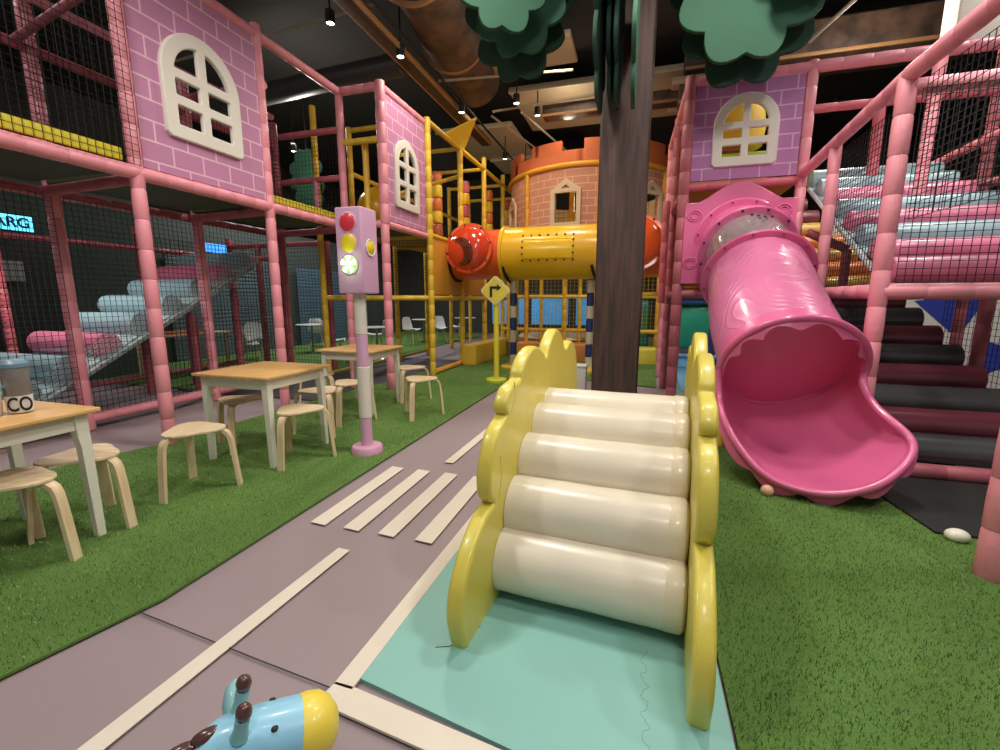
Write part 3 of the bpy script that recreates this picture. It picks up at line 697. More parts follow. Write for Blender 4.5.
seg(0, 6, .012, SLIDEP, 'entry_collar')
clear = mat('clear_tinted_plastic', (206, 190, 190), .1, trans=.5, coat=.5, alpha=.8)
seg(6, 11, -.008, clear, 'clear_section')
seg(11, 22, 0, SLIDE, 'tube')
def flange(i, r, m, name='flange', w=.03, t=.07):
    p = ax[i]; tt = (ax[min(i+1, len(ax)-1)]-ax[max(i-1, 0)]).normalized()
    o = MB().lathe(p-tt*w/2, [(r-.02, 0), (r+t-.015, 0), (r+t, w*.5), (r+t-.015, w), (r-.02, w), (r-.02, 0)], 48, tt).build(name, m, SLD)
    m_ = tt.to_track_quat('Z', 'Y').to_matrix(); b = MB()
    for k in range(12):
        a = k*PI/6+.26; MB().ball(p+tt*(w/2+.004)+m_ @ Vector((math.cos(a), math.sin(a), 0))*(r+t*.55), .014, n=8).build('bolt', BLACK if i in (6,) else mat('dark_pink_bolt', (150, 40, 80), .4), SLD)
flange(1, RD(1)+.02, SLIDEP); flange(6, RD(6), SLIDEP); flange(11, RD(11), SLIDEP)
b = MB(); tt = (ax[11]-ax[6]).normalized()
for k, (u_, w_) in enumerate([(0, .06), (.06, .07), (.0, .13), (.06, .14), (.02, .2), (.08, .2), (-.05, .02), (.14, .03)]):
    p = ax[6]+tt*w_; up = tt.cross(Vector((1, 0, 0))).normalized(); up = -up if up.z < 0 else up
    a = (u_+.02)/RD(6); b.ball(p+(up*math.cos(a)+Vector((1, 0, 0))*math.sin(a))*(RD(7)-.003), .016, n=8)
b.build('vent_holes', BLACK, SLD)
# mouth and scoop
RIM = [(.66, 3.88, .66), (.70, 3.62, .40), (.90, 3.38, .15), (1.19, 3.26, .09), (1.47, 3.23, .17), (1.67, 3.31, .32), (1.74, 3.42, .45), (1.63, 3.58, .60), (1.57, 3.76, .76), (1.55, 3.88, .98), (1.47, 3.95, 1.13), (1.17, 3.99, 1.20), (.85, 3.97, 1.10), (.69, 3.93, .90)]
ANG = [180, 207, 238, 266, 288, 308, 325, 342, 358, 380, 408, 449, 486, 514]
NS = 8; rimc = catmull(RIM, NS)
n = len(rimc); ang = []
for i in range(len(ANG)):
    a0, a1 = ANG[i], (ANG[i+1] if i+1 < len(ANG) else 540)
    ang += [a0+(a1-a0)*t/NS for t in range(NS)]
def ring_at(p, t, r):
    t = t.normalized(); side = t.cross(Vector((0, 0, 1))).normalized(); side = -side if side.x > 0 else side
    up = side.cross(t).normalized(); up = -up if up.z < 0 else up
    return [p+(-side*math.cos(R(a))+up*math.sin(R(a)))*r for a in ang]
p0 = ax[22]; t0 = (ax[23]-ax[21]).normalized()
A0 = ring_at(ax[20], (ax[21]-ax[19]).normalized(), RD(20)); A1 = ring_at(p0, t0, RD(22)+.01)
AR = ring_at(Vector((1.13, 3.84, .82)), Vector((0, -.84, -.54)), .485)
for k in range(n):
    a = ang[k]; w_ = min(1, max(0, (a-335)/30))*min(1, max(0, (545-a)/20)) if a > 300 else max(0, (190-a)/10)
    rimc[k] = rimc[k].lerp(AR[k], w_)
rs = [A0, A1]
for s in (.2, .4, .6, .8, 1.0):
    rr = []
    for k in range(n):
        a, b_ = A1[k], rimc[k]; low = max(0, -math.sin(R(ang[k])))
        v = a.lerp(b_, s)
        v += Vector((0, 0, -1))*(.14*low*math.sin(PI*min(1, s*1.0))*(1-s*.3))
        v += Vector((v.x-1.15, 0, 0)).normalized()*.02*math.sin(PI*s)*abs(math.cos(R(ang[k])))
        rr.append(v)
    rs.append(rr)
shell(rs, .02).build('scoop', SLIDEP, SLD)
MB().sweep(rimc+[rimc[0], rimc[1]], .027, 10, False).build('rim', SLIDEP, SLD)
# scalloped skirt behind the rim
cm = sum(rimc, Vector())/n; back = -t0
s1, s2, s3, s4 = [], [], [], []
for k in range(n):
    lobe = abs(math.sin(k/n*PI*15)); o_ = (rimc[k]-cm).normalized()
    s1.append(rimc[k]); top = math.sin(R(ang[k]))
    if top > -.05: e = rimc[k]-o_*(.035+.06*(1-lobe))*min(1, (top+.05)*4)+Vector((0, -.02, .0))
    else: e = rimc[k]+Vector((o_.x*.05, .02, -.03-.06*lobe))
    s2.append(e); s3.append(e+back*.015+Vector((0, .012, 0))); s4.append(rimc[k]+back*.03)
bb = MB(); bb.v = [tuple(v) for r in (s1, s2, s3, s4) for v in r]; bb.f = [(i*n+k, i*n+(k+1) % n, ((i+1) % 4)*n+(k+1) % n, ((i+1) % 4)*n+k) for i in range(4) for k in range(n)]
bb.build('scalloped_edge', SLIDEP, SLD)
flange(22, RD(22), SLIDEP, 'mouth_flange', .03, .05)
# decorative mounting plate
pl = [(.50, 1.55), (1.64, 1.55), (1.64, 2.46)]+[(1.64-(1.14*t), 2.46+.20*max(0, math.sin(PI*(t-.12)/.76))**1.3 if .12 < t < .88 else 2.46) for t in [i/24 for i in range(1, 24)]]+[(.50, 2.46)]
plate('mounting_plate', [pl], .04, frame((0, 5.92, 0), (1, 0, 0), (0, 0, 1)), SLIDEP, SLD, bevel=.01)
for x, z in ((.60, 2.32), (1.52, 2.34), (.58, 1.78)):
    b = MB()
    for rr in (.075, .045): b.sweep([(x+rr*math.cos(a)*1.0, 5.895, z+rr*math.sin(a)*.8) for a in [i*PI/10 for i in range(21)]], .008, 6)
    b.build('swirl_emblem', SLIDEP, SLD)
MB().lathe((.80, 4.42, 0), [(.045, 0), (.045, .05), (.04, .06), (.04, .55)], 16).build('support_leg', YEL, SLD)
MB().lathe((1.4, 4.6, 0), [(.045, 0), (.045, .05), (.04, .06), (.04, .7)], 16).build('support_leg', YEL, SLD)
tag(MB().ball((.93, 3.33, .042), .042, n=18).build('play_ball', mat('peach_ball', (226, 180, 150), .4)), 'small peach plastic ball under the front lip of the pink slide', 'ball')
tag(MB().ball((1.08, 3.36, .036), .036, n=18).build('play_ball', mat('dull_green_ball', (120, 130, 110), .4)), 'small dull green ball under the slide lip, right of the peach one', 'ball')
tag(MB().ball((1.79, 2.97, .04), .058, (1, .8, .66), 20).build('play_ball', mat('ivory_ball', (236, 232, 214), .35)), 'dented ivory ball lying on the turf by the right pink post', 'ball')

# stairs of rollers on the right
S1 = thing('roller_stair', 'dark burgundy and charcoal roller stair behind the pink slide exit', 'stair', (2.4, 4.6, 0))
ccc = [CHAR, BURG, CHAR, BURG, CHAR, BURG, CHAR, BURG]
for i in range(8):
    t = i/7; y = 4.2+t*1.35; z = .20+t*1.12
    roller('roller', (RX+.09, y, z), (3.05-.07*i, y, z), .116, ccc[i], S1)
MB().add([(1.85, 4.3, .02), (2.5, 4.3, .02), (2.3, 5.6, 1.15), (1.85, 5.6, 1.15), (1.85, 4.3, .14), (2.5, 4.3, .14), (2.3, 5.6, 1.27), (1.85, 5.6, 1.27)],
         [(0, 1, 2, 3), (4, 5, 6, 7), (0, 1, 5, 4), (1, 2, 6, 5), (2, 3, 7, 6), (3, 0, 4, 7)]).build('ramp_board', BLACK, S1)
S2 = thing('roller_stair', 'upper stair of pale blue and rose rollers behind black netting on the right', 'stair', (2.4, 5, 1.4))
cc2 = [PINKF, PINKF, BLUEF, PINKF, BLUEF, PINKF, BLUEF]
for i in range(8):
    t = i/7; y = 4.25+t*2.0; z = 1.57+t*1.14
    roller('roller', (RX+.14, y, z), (3.05, y, z), .105, (cc2+[BLUEF])[i], S2)
MB().add([(1.84, 4.2, 1.44), (3.0, 4.2, 1.44), (3.0, 6.3, 2.62), (1.84, 6.3, 2.62), (1.84, 4.2, 1.5), (3.0, 4.2, 1.5), (3.0, 6.3, 2.68), (1.84, 6.3, 2.68)],
         [(0, 1, 2, 3), (4, 5, 6, 7), (0, 1, 5, 4), (1, 2, 6, 5), (2, 3, 7, 6), (3, 0, 4, 7)]).build('ramp_board', mat('pale_blue_board', (168, 192, 196), .6), S2)
MB().sweep([(1.80, 4.12, 1.44), (1.80, 6.1, 2.58)], .022, 8).build('edge_cord', NETW, S2)
S3 = thing('roller_stair', 'small stair of orange, ochre and burgundy rollers far behind the tube slide', 'stair', (2.4, 7.3, 1))
c3 = [OCHRE, ORV, OCHRE, ORV, OCHRE, BURG, BURG]
for i in range(7):
    t = i/6; roller('roller', (1.78, 6.95+t*.9, 1.55+t*1.15), (3.0-t*.7, 6.95+t*.9, 1.55+t*1.15), .105, c3[i], S3)
# mural wall, white with blue triangles
MU = thing('mural_panel', 'white panel with dark blue triangles behind the right stairs', 'panel', (4.4, 8, 0))
WP = mat('white_panel', (216, 214, 204), .6); BT = mat('cobalt_paint', (40, 56, 150), .6)
MB().rbox((4.8, 8.0, 1.4), (4.2, .06, 2.8), .01).build('board', WP, MU)
for k, (x, z, s, a) in enumerate([(3.15, 2.15, .32, .3), (3.45, .95, .4, 1.2), (4.3, 1.2, .5, .7), (4.85, .55, .42, 2.2), (5.2, 1.5, .5, .2), (4.1, .3, .4, 1.8), (3.6, 1.7, .35, 2.8), (4.9, 2.2, .4, .9), (5.6, .9, .45, 1.4), (4.45, 1.85, .3, 2.0), (3.85, 2.45, .35, 1.0)]):
    plate('triangle', [[(x+s*math.cos(a+q*2.1), z+s*.8*math.sin(a+q*2.1)) for q in range(3)]], .006, frame((0, 7.965, 0), (1, 0, 0), (0, 0, 1)), BT, MU)

# ------------------------------------------------------------ tree column
TY_ = 5.25; TXc = -.20
TR_ = thing('tree_column', 'dark wood-clad building column dressed as a tree with green cloud crown boards', 'tree', (TXc, TY_, 0))
b = MB()
for i in range(12):  # square column with softened, slightly uneven corners
    pass
prof = [(-.25, -.2), (-.23, -.24), (.23, -.25), (.25, -.22), (.25, .22), (.22, .25), (-.22, .25), (-.25, .22)]
zs = [i*.4 for i in range(15)]
b.v = [(TXc+x*(1+.01*math.sin(z*3+i)), TY_+y*(1+.01*math.cos(z*2+i)), z) for z in zs for i, (x, y) in enumerate(prof)]
b.f = [(j*8+i, j*8+(i+1) % 8, (j+1)*8+(i+1) % 8, (j+1)*8+i) for j in range(14) for i in range(8)]+[tuple(range(8))[::-1], tuple(14*8+i for i in range(8))]
b.build('trunk', TRUNK, TR_)
def cloud(pts, k=8):
    """scalloped outline: arcs bulging between the given points"""
    out = []; n = len(pts)
    for i in range(n):
        a = Vector(pts[i]); c = Vector(pts[(i+1) % n]); d = c-a; L_ = d.length; nn = Vector((d.y, -d.x)).normalized(); 
        for t in range(k):
            t /= k; out.append(tuple(a+d*t+nn*L_*.42*math.sin(PI*t)**.75))
    return out
def crown(side, x0, zoff, y, th, m, scale=1.0, rz=0, seedp=None):
    P = seedp; P = [(x0+side*p[0]*scale, zoff+p[1]*scale) for p in P]
    if side < 0: P = P[::-1]
    M = Matrix.Translation((0, y, 0)) @ frame((0, 0, 0), (1, 0, 0), (0, 0, 1))
    if rz: M = Matrix.Translation((x0, y, 0)) @ Matrix.Rotation(rz, 4, 'Z') @ Matrix.Translation((-x0, 0, 0)) @ frame((0, 0, 0), (1, 0, 0), (0, 0, 1))
    return plate('crown_board', [cloud(P)], th, M, m, TR_, bevel=.008)
# local outline: x outwards from trunk, z up; counter-clockwise
BASE = [(.50, 4.28), (.64, 3.93), (.98, 3.72), (1.27, 3.88), (1.46, 4.25), (1.50, 4.8), (1.0, 5.2), (.5, 4.85)]
def mk(side, y, dx, dz, th, m, rz=0, sc_=1):
    P = [((p[0]-1)*sc_+1+dx, (p[1]-4.4)*sc_+4.4+dz) for p in BASE]
    crown(side, TXc, 0, y, th, m, 1.0, rz, P)
mk(-1, TY_-.25, .12, .10, .05, LEAF, 0, .84)
mk(-1, TY_+.02, .19, .0, .05, LEAFD, 0, .86)
mk(-1, TY_-.1, .34, .0, .05, LEAF, R(30), .74)
mk(1, TY_-.30, .06, -.12, .05, LEAF, 0, 1.04)
mk(1, TY_-.02, .10, -.24, .05, LEAFD, 0, 1.0)
mk(1, TY_-.22, .50, .08, .05, LEAF, R(-14), .8)
for x, dz, dy in ((-.42, 0, 0), (-.33, .1, .15), (-.26, .05, .02), (-.12, -.02, -.08)):
    P = [(-p[0]*.8, p[1]+dz) for p in BASE]
    M = Matrix.Translation((x, TY_-.05+dy, -.62)) @ frame((0, 0, 0), (0, 1, 0), (0, 0, 1))
    plate('crown_board', [cloud(P[::-1])], .035, M, LEAF if x > -.2 else LEAFD, TR_, bevel=.006)
b = MB(); b.sweep([(-.2, TY_, 5.1), (-1.6, TY_-.1, 5.2)], .025, 8); b.sweep([(-.2, TY_, 5.1), (1.4, TY_-.1, 5.2)], .025, 8); b.build('hanging_rod', BLACK, TR_)
# distant tree crown hanging over the left frame
t2 = thing('hanging_crown', 'green cloud-shaped felt tree crown lit by a spotlight behind the left netting', 'decoration', (-7.3, 9, 3.4))
for k, (x, z, s) in enumerate([(-7.35, 4.1, 1.0), (-7.2, 3.75, .8)]):
    P = [(x-.25*s, z+.35*s), (x-.33*s, z+.05*s), (x-.2*s, z-.3*s), (x+.0*s, z-.65*s), (x+.25*s, z-.45*s), (x+.3*s, z), (x+.22*s, z+.4*s), (x, z+.55*s)]
    plate('crown_board', [cloud(P)], .06, Matrix.Translation((0, 9-.15*k, 0)) @ frame((0, 0, 0), (1, 0, 0), (0, 0, 1)), LEAF, t2, bevel=.01)
MB().sweep([(-7.3, 9.0, 4.3), (-7.3, 9.0, 6.0)], .012, 6).build('hanging_rod', BLACK, t2)

# ------------------------------------------------------------ white roller ramp toy
RP = thing('roller_ramp', 'soft-play ramp of fat cream rollers between yellow cloud-edged side panels', 'soft play', (0, 0, 0))
prof = [(0.005, 0), (-.03, .12), (-.01, .24), (.08, .35), (.2, .425), (.315, .455), (.265, .53), (.275, .64), (.35, .755), (.48, .81), (.46, .86), (.52, .92), (.66, .94),
        (.69, .99), (.78, 1.05), (.92, 1.075), (1.06, 1.03), (1.14, .99), (1.22, 1.07), (1.36, 1.14), (1.5, 1.10), (1.6, 1.01), (1.68, .99), (1.80, 1.03), (1.94, .99), (2.03, .87), (2.08, .6), (2.08, .2), (2.05, 0), (1.0, 0)]
cp = []
for i, p in enumerate(prof):
    p0_, p1_, p2_, p3_ = prof[i-1], p, prof[(i+1) % len(prof)], prof[(i+2) % len(prof)]
    sharp = p[1] == 0 or p2_[1] == 0
    if p[1] == 0 and p2_[1] == 0: cp.append(p); continue
    for t in range(5):
        t /= 5
        if sharp: cp.append((p1_[0]+(p2_[0]-p1_[0])*t, p1_[1]+(p2_[1]-p1_[1])*t)); continue
        cp.append(tuple(.5*((2*p1_[q])+(p2_[q]-p0_[q])*t+(2*p0_[q]-5*p1_[q]+4*p2_[q]-p3_[q])*t*t+(3*p1_[q]-p0_[q]-3*p2_[q]+p3_[q])*t**3) for q in (0, 1)))
for x, dy in ((.0, 0), (.862, -.03)):
    plate('side_panel', [cp], .07, Matrix.Translation((x, dy, .01)) @ frame((0, 0, 0), (0, 1, 0), (0, 0, 1)), YVIN, RP, bevel=.018)
for i, (v, z, r) in enumerate([(.40, .165, .145), (.545, .355, .15), (.745, .52, .145), (.965, .64, .14), (1.19, .70, .125)]):
    o = roller('roller', (.02, v, z), (.83, v, z), r, CREAM, RP)
    # the paler end bands of the vinyl covers
    MB().sweep([(.745, v, z), (.755, v, z), (.80, v, z), (.81, v, z)], [r+.0015, r+.004, r+.004, r+.0015], 24).build('end_band', CREAMP, RP)
MB().add([(x, v, z) for x in (.03, .82) for v, z in ((.5, .02), (.66, .32), (.97, .54), (1.25, .70), (2.0, .12), (2.0, .02))],
         [tuple(range(6)), tuple(range(6, 12))[::-1]]+[(i, 6+i, 6+(i+1) % 6, (i+1) % 6) for i in range(6)]).build('core_block', CREAM, RP)
# sewn seam lines on the side panels
for dx, pp in ((.044, [(.34, .47), (.38, .56), (.36, .66)]), (.044, [(.5, .82), (.56, .88), (.55, .96)])):
    MB().sweep([(dx-.01, v, z+.01) for v, z in pp], .002, 5).build('seam', mat('olive_seam', (150, 132, 50), .6), RP)
RP.location = (-.605, 1.44, 0); RP.rotation_euler = (0, 0, R(-4))

# ------------------------------------------------------------ tables and stools
def make_table():
    t = thing('table', '', 'table', (0, 0, 0), 'square cafe tables on the turf')
    MB().rbox((0, 0, .748), (.76, .76, .024), .006).build('table_top', OAK, t)
    b = MB()
    for s in (-1, 1): b.rbox((0, s*.315, .69), (.60, .022, .09), .003); b.rbox((s*.315, 0, .69), (.022, .60, .09), .003)
    b.build('apron', WPAINT, t)
    for sx in (-1, 1):
        for sy in (-1, 1):
            b = MB(); vs = []
            for z, w, off in ((.735, .060, .305), (.6, .056, .308), (.55, .05, .312), (.0, .040, .318)):
                for dx, dy in ((-1, -1), (1, -1), (1, 1), (-1, 1)): vs.append((sx*off+dx*w/2, sy*off+dy*w/2, z))
            b.add(vs, [(i*4+k, i*4+(k+1) % 4, (i+1)*4+(k+1) % 4, (i+1)*4+k) for i in range(3) for k in range(4)]+[(0, 1, 2, 3), (12, 13, 14, 15)])
            b.build('leg', WPAINT, t, False)
    return t
tb = make_table(); tb.location = (-3.07, 3.07, 0); tb['label'] = 'square oak-top table with white legs, middle of the three on the turf'
copy_tree(tb, (-3.22, 1.29, 0), 0, 'square oak-top table at the left photo edge with a tumbler on it')
copy_tree(tb, (-3.27, 4.80, 0), 0, 'square oak-top table farthest back, behind the traffic light pole')
def make_stool():
    t = thing('stool', '', 'stool', (0, 0, 0), 'three-legged birch stools around the tables')
    out = []
    for k in range(60):
        a = 2*PI*k/60; r = .172+.026*math.cos(3*a); out.append((r*math.cos(a), r*math.sin(a)))
    plate('seat', [out], .018, Matrix.Translation((0, 0, .450)), BIRCH, t, bevel=.004)
    for k in range(3):
        a = 2*PI*k/3; d = Vector((math.cos(a), math.sin(a), 0)); s = Vector((-math.sin(a), math.cos(a), 0))
        path = [(.06, .434), (.15, .434), (.19, .430), (.215, .41), (.228, .375), (.238, .30), (.265, .0)]
        b = MB(); vs = []; th = .011; w = .026
        P = [d*r+Vector((0, 0, z)) for r, z in path]
        for i, p in enumerate(P):
            tt = (P[min(i+1, len(P)-1)]-P[max(i-1, 0)]).normalized(); nn = tt.cross(s)
            for q1, q2 in ((-1, -1), (1, -1), (1, 1), (-1, 1)): vs.append(p+s*w*q1+nn*th*q2)
        b.add(vs, [(i*4+j, i*4+(j+1) % 4, (i+1)*4+(j+1) % 4, (i+1)*4+j) for i in range(len(P)-1) for j in range(4)]+[(0, 1, 2, 3), tuple(len(P)*4-4+j for j in range(4))])
        b.build('leg', BIRCH, t)
    return t
st = make_stool(); st.location = (-2.95, 2.27, 0); st.rotation_euler = (0, 0, R(-90)); st['label'] = 'birch stool between the left-edge table and the middle table, standing on clear turf'
for x, y, a, lb in [(-2.99, 1.31, 20, 'nearest birch stool at the left photo edge, in front of the table with the tumbler'),
                    (-3.08, 1.68, 10, 'birch stool tucked behind the left-edge table leg'),
                    (-2.66, 2.97, -85, 'birch stool at the right side of the middle table'),
                    (-3.45, 3.12, -60, 'birch stool behind the middle table, seen between its legs'),
                    (-3.02, 3.68, -30, 'birch stool between the middle and far tables, behind the middle table leg'),
                    (-2.99, 4.14, -85, 'birch stool directly left of the traffic light pole at the far table'),
                    (-2.36, 4.58, -85, 'rightmost birch stool, in front of the far table by the road'),
                    (-2.88, 5.33, 30, 'birch stool behind the far table, beside the pink tower post'),
                    (-3.70, 4.55, -20, 'birch stool on the left side of the far table')]:
    copy_tree(st, (x, y, 0), R(a), lb)
# tumbler and mint cup on the left table
cupg = mat('clear_glass', (215, 215, 215), .08, trans=.8, alpha=.8)
CU = thing('tumbler', 'clear tumbler with blue lid and black letters on the left-edge table', 'cup', (-3.10, 1.46, .76))
MB().lathe((-3.10, 1.46, .76), [(.036, 0), (.040, .005), (.047, .2), (.049, .215), (.046, .215), (.037, .01), (.0, .01)], 28).build('body', cupg, CU)
MB().lathe((-3.10, 1.46, .765), [(.0, .0), (.036, 0), (.042, .15), (.0, .15)], 24).build('drink', mat('brown_drink', (120, 88, 84), .4), CU)
MB().lathe((-3.10, 1.46, .97), [(.05, 0), (.055, .005), (.055, .02), (.04, .035), (.0, .037)], 28).build('lid', mat('blue_grey_lid', (110, 140, 160), .35), CU)
mb = MB(); mb.lathe((-3.10, 1.46, .764), [(.0385, .002), (.0422, .002), (.0452, .078), (.0425, .078)], 28).build('label_band', mat('white_label', (222, 222, 220), .5), CU)
dirc = Vector((3.10, -1.46, 0)).normalized()
text('lettering', 'CO', .085, frame(Vector((-3.10, 1.46, .803))+dirc*.0455, Vector((-dirc.y, dirc.x, 0)), (0, 0, 1)) @ Matrix.Diagonal((.62, 1.05, 1, 1)), BLACK, CU, .001)
CU.scale = (1.18, 1.18, 1.15)
M2 = thing('cup', 'pale mint-lidded plastic cup cut off by the left photo edge', 'cup', (-3.14, 1.36, .76))
MB().lathe((-3.14, 1.36, .76), [(.04, 0), (.043, .004), (.05, .1), (.052, .105), (.05, .108), (0, .108)], 24).build('body', mat('frosted_plastic', (216, 206, 198), .4), M2)
MB().lathe((-3.14, 1.36, .866), [(.053, 0), (.055, .01), (.05, .035), (.03, .045), (0, .046)], 24).build('lid', mat('mint_lid', (184, 220, 204), .4), M2)

# ------------------------------------------------------------ toy traffic light
TL = thing('toy_traffic_light', 'lilac toy traffic light with its green lamp lit, standing on the turf edge', 'traffic light', (-2.22, 3.31, 0))
LIL = mat('lilac_paint', (206, 160, 190), .5)
MB().lathe((-2.22, 3.31, 0), [(.125, 0), (.135, .01), (.135, .06), (.125, .075), (0, .08)], 40).build('base', mat('lilac_foam', (212, 158, 186), .55), TL)
for z0, z1, m in ((.07, .33, LIL), (.33, .78, mat('white_pole_wrap', (214, 208, 196), .5)), (.78, 1.06, LIL), (1.06, 1.42, mat('white_pole_wrap', (214, 208, 196), .5))):
    r = .055 if z0 in (.33,) else .05
    MB().lathe((-2.22, 3.31, z0), [(r-.004, 0), (r, .003), (r, z1-z0-.003), (r-.004, z1-z0)], 24).build('pole_sleeve', m, TL)
hx0, hx1, hy0, hy1, hz0, hz1 = -2.34, -2.10, 3.20, 3.43, 1.40, 2.08
hb = MB().rbox(((hx0+hx1)/2, (hy0+hy1)/2, (hz0+hz1)/2), (hx1-hx0, hy1-hy0, hz1-hz0), .012).build('housing', LIL, TL)
def lampd(c, r, m, ax_, nm):
    return MB().lathe(c, [(r, 0), (r, .006), (r*.8, .016), (0, .022)], 32, ax_).build(nm, m, TL)
cx = (hx0+hx1)/2
for z, m, nm in ((1.96, mat('red_lens', (214, 52, 70), .3, coat=.4), 'red_lens'), (1.80, mat('yellow_lens', (232, 200, 40), .3, coat=.4), 'yellow_lens'), (1.63, mat('green_lens', (110, 210, 60), .3, emit=(120, 235, 90), estr=1.3), 'green_lens')):
    MB().lathe((cx, hy0, z), [(.078, 0), (.083, .004), (.078, .008)], 32, (0, -1, 0)).build('lens_ring', LIL, TL); lampd((cx, hy0, z), .074, m, (0, -1, 0), nm)
GW = mat('lit_white_led', (240, 255, 240), .4, emit=(225, 255, 225), estr=3)
for k in range(5):
    a = k*2*PI/5+.3; P = [(0, 0)]+[(.068*math.cos(a+t), .068*math.sin(a+t)) for t in (-.32, -.15, 0, .15, .32)]
    plate('led_fan', [[(cx+x, 1.63+z) for x, z in P]], .006, frame((0, hy0-.024, 0), (1, 0, 0), (0, 0, 1)), GW, TL)
lampd((hx1, (hy0+hy1)/2, 1.77), .055, mat('yellow_lens', (232, 200, 40), .3), (1, 0, 0), 'yellow_lens')
MB().lathe((hx1, (hy0+hy1)/2, 1.77), [(.058, 0), (.07, .004), (.066, .012), (.058, .008)], 32, (1, 0, 0)).build('lens_ring', WPAINT, TL)
gl = bpy.data.lights.new('green_lamp_glow', 'POINT'); gl.energy = .8; gl.color = (.6, 1, .6); gl.shadow_soft_size = .05
go = bpy.data.objects.new('green_lamp_glow', gl); C.objects.link(go); go.location = (cx, hy0-.08, 1.63)
TL.location.x -= .02; TL.location.y -= .01; go.location.x -= .02
# toy road sign
SG = thing('toy_road_sign', 'yellow toy road sign with a black right-turn arrow at the road edge', 'sign', (-2.17, 6.94, 0))
YS_ = mat('sign_yellow', (226, 208, 60), .5)
MB().lathe((-2.17, 6.94, 0), [(.17, 0), (.175, .02), (.175, .05), (.16, .065), (0, .07)], 32).build('base', mat('lime_base', (196, 208, 60), .5), SG)
MB().lathe((-2.17, 6.94, .06), [(.045, 0), (.045, 1.3)], 20).build('pole', YS_, SG)
dm = [(0, .235), (.245, 0), (0, -.235), (-.245, 0)]
def rnd(P, r=.03):
    o = []
    for i, p in enumerate(P):
        p = Vector(p); a = (Vector(P[i-1])-p).normalized(); b_ = (Vector(P[(i+1) % len(P)])-p).normalized()
        for t in (0, .5, 1): o.append(tuple(p+(a*(1-t)+b_*t)*r))
    return o
MSG = Matrix.Translation((-2.17, 6.90, 1.49)) @ Matrix.Rotation(R(8), 4, 'Z') @ frame((0, 0, 0), (1, 0, 0), (0, 0, 1))
plate('board', [rnd(dm)], .05, MSG, mat('pale_board_edge', (226, 214, 150), .5), SG, bevel=.008)
plate('face', [rnd([(x*.86, y*.86) for x, y in dm])], .006, Matrix.Translation((0, -.03, 0)) @ MSG, YS_, SG)
plate('arrow', [[(-.085, -.10), (-.045, -.10), (-.045, .03), (.03, .03), (.03, -.005), (.10, .05), (.03, .105), (.03, .07), (-.085, .07)]], .006, Matrix.Translation((0, -.035, 0)) @ MSG, BLACK, SG)
# yellow soft beam by the corner
tag(MB().rbox((-3.2, 9.6, .22), (.3, 2.2, .42), .03, R(-3)).build('soft_block', mat('mustard_vinyl', (222, 182, 60), .4, .2, 20)), 'long mustard yellow soft block lying along the yellow frame', 'soft block')
tag(MB().rbox((-1.6, 10.1, .14), (2.0, .5, .5), .04).build('soft_block', mat('orange_soft_vinyl', (232, 148, 76), .4)), 'orange soft block under the castle, behind the banded posts', 'soft block')
tag(MB().rbox((.02, 10.0, .14), (.85, .45, .4), .04).build('soft_block', mat('lemon_soft_vinyl', (226, 206, 80), .4)), 'yellow soft block right of the tree column', 'soft block')
tag(MB().lathe((-1.7, 11.6, .38), [(0, 0), (1.2, 0), (1.26, .04), (1.2, .1), (1.05, .11), (0, .1)], 40).build('trampoline', mat('cream_pad', (226, 218, 180), .5)), 'round trampoline with cream edge pad behind the orange block', 'trampoline')
B1 = thing('storage_bin', 'white storage box standing left of the tree column', 'box', (-.66, 6.0, 0))
MB().rbox((-.70, 6.0, .23), (.19, .2, .46), .01).build('body', WP, B1); MB().rbox((-.70, 6.0, .475), (.21, .22, .03), .01).build('lid', WP, B1)
B2 = thing('spray_bottle', 'small white bottle standing on the floor by the white box', 'bottle', (-.92, 6.05, 0))
MB().lathe((-.90, 6.05, 0), [(.06, 0), (.065, .01), (.065, .42), (.03, .5), (.028, .56)], 20).build('body', WP, B2); MB().rbox((-.91, 6.03, .59), (.05, .09, .05), .01).build('nozzle', RED, B2)
# ------------------------------------------------------------ things behind the tower
GB = thing('ball_chute', 'green rounded plastic slide panel behind the red posts', 'slide', (1.2, 11, 0))
MB().rbox((1.25, 11.0, .75), (.9, .5, 1.0), .12).build('panel', mat('sea_green_plastic', (40, 150, 120), .35, coat=.3), GB)
MB().rbox((1.25, 10.7, 1.32), (1.0, .12, .14), .03).build('top_pad', mat('navy_pad', (40, 60, 110), .5), GB)
tag(MB().rbox((.05, 11.2, .7), (.5, .4, 1.3), .12).build('chute_panel', mat('deep_green_plastic', (40, 110, 86), .4)), 'dark green upright panel between tree column and red posts', 'panel')
pf = thing('climbing_frame', 'purple and violet padded frame far behind the pink slide', 'play structure', (1.5, 9, 0))
PUR = mat('purple_foam', (92, 80, 160), .45)
for x, y in ((1.35, 9.0), (1.5, 9.6), (2.6, 9.0)): F(pf, (x, y, 0), (x, y, 1.45), .06, PUR, 'post')
F(pf, (.7, 9.0, 1.38), (2.6, 9.0, 1.38), .05, mat('navy_pad', (40, 60, 110), .5)); F(pf, (.7, 9.4, .25), (1.9, 9.4, .25), .05, LIGHTBLUE)
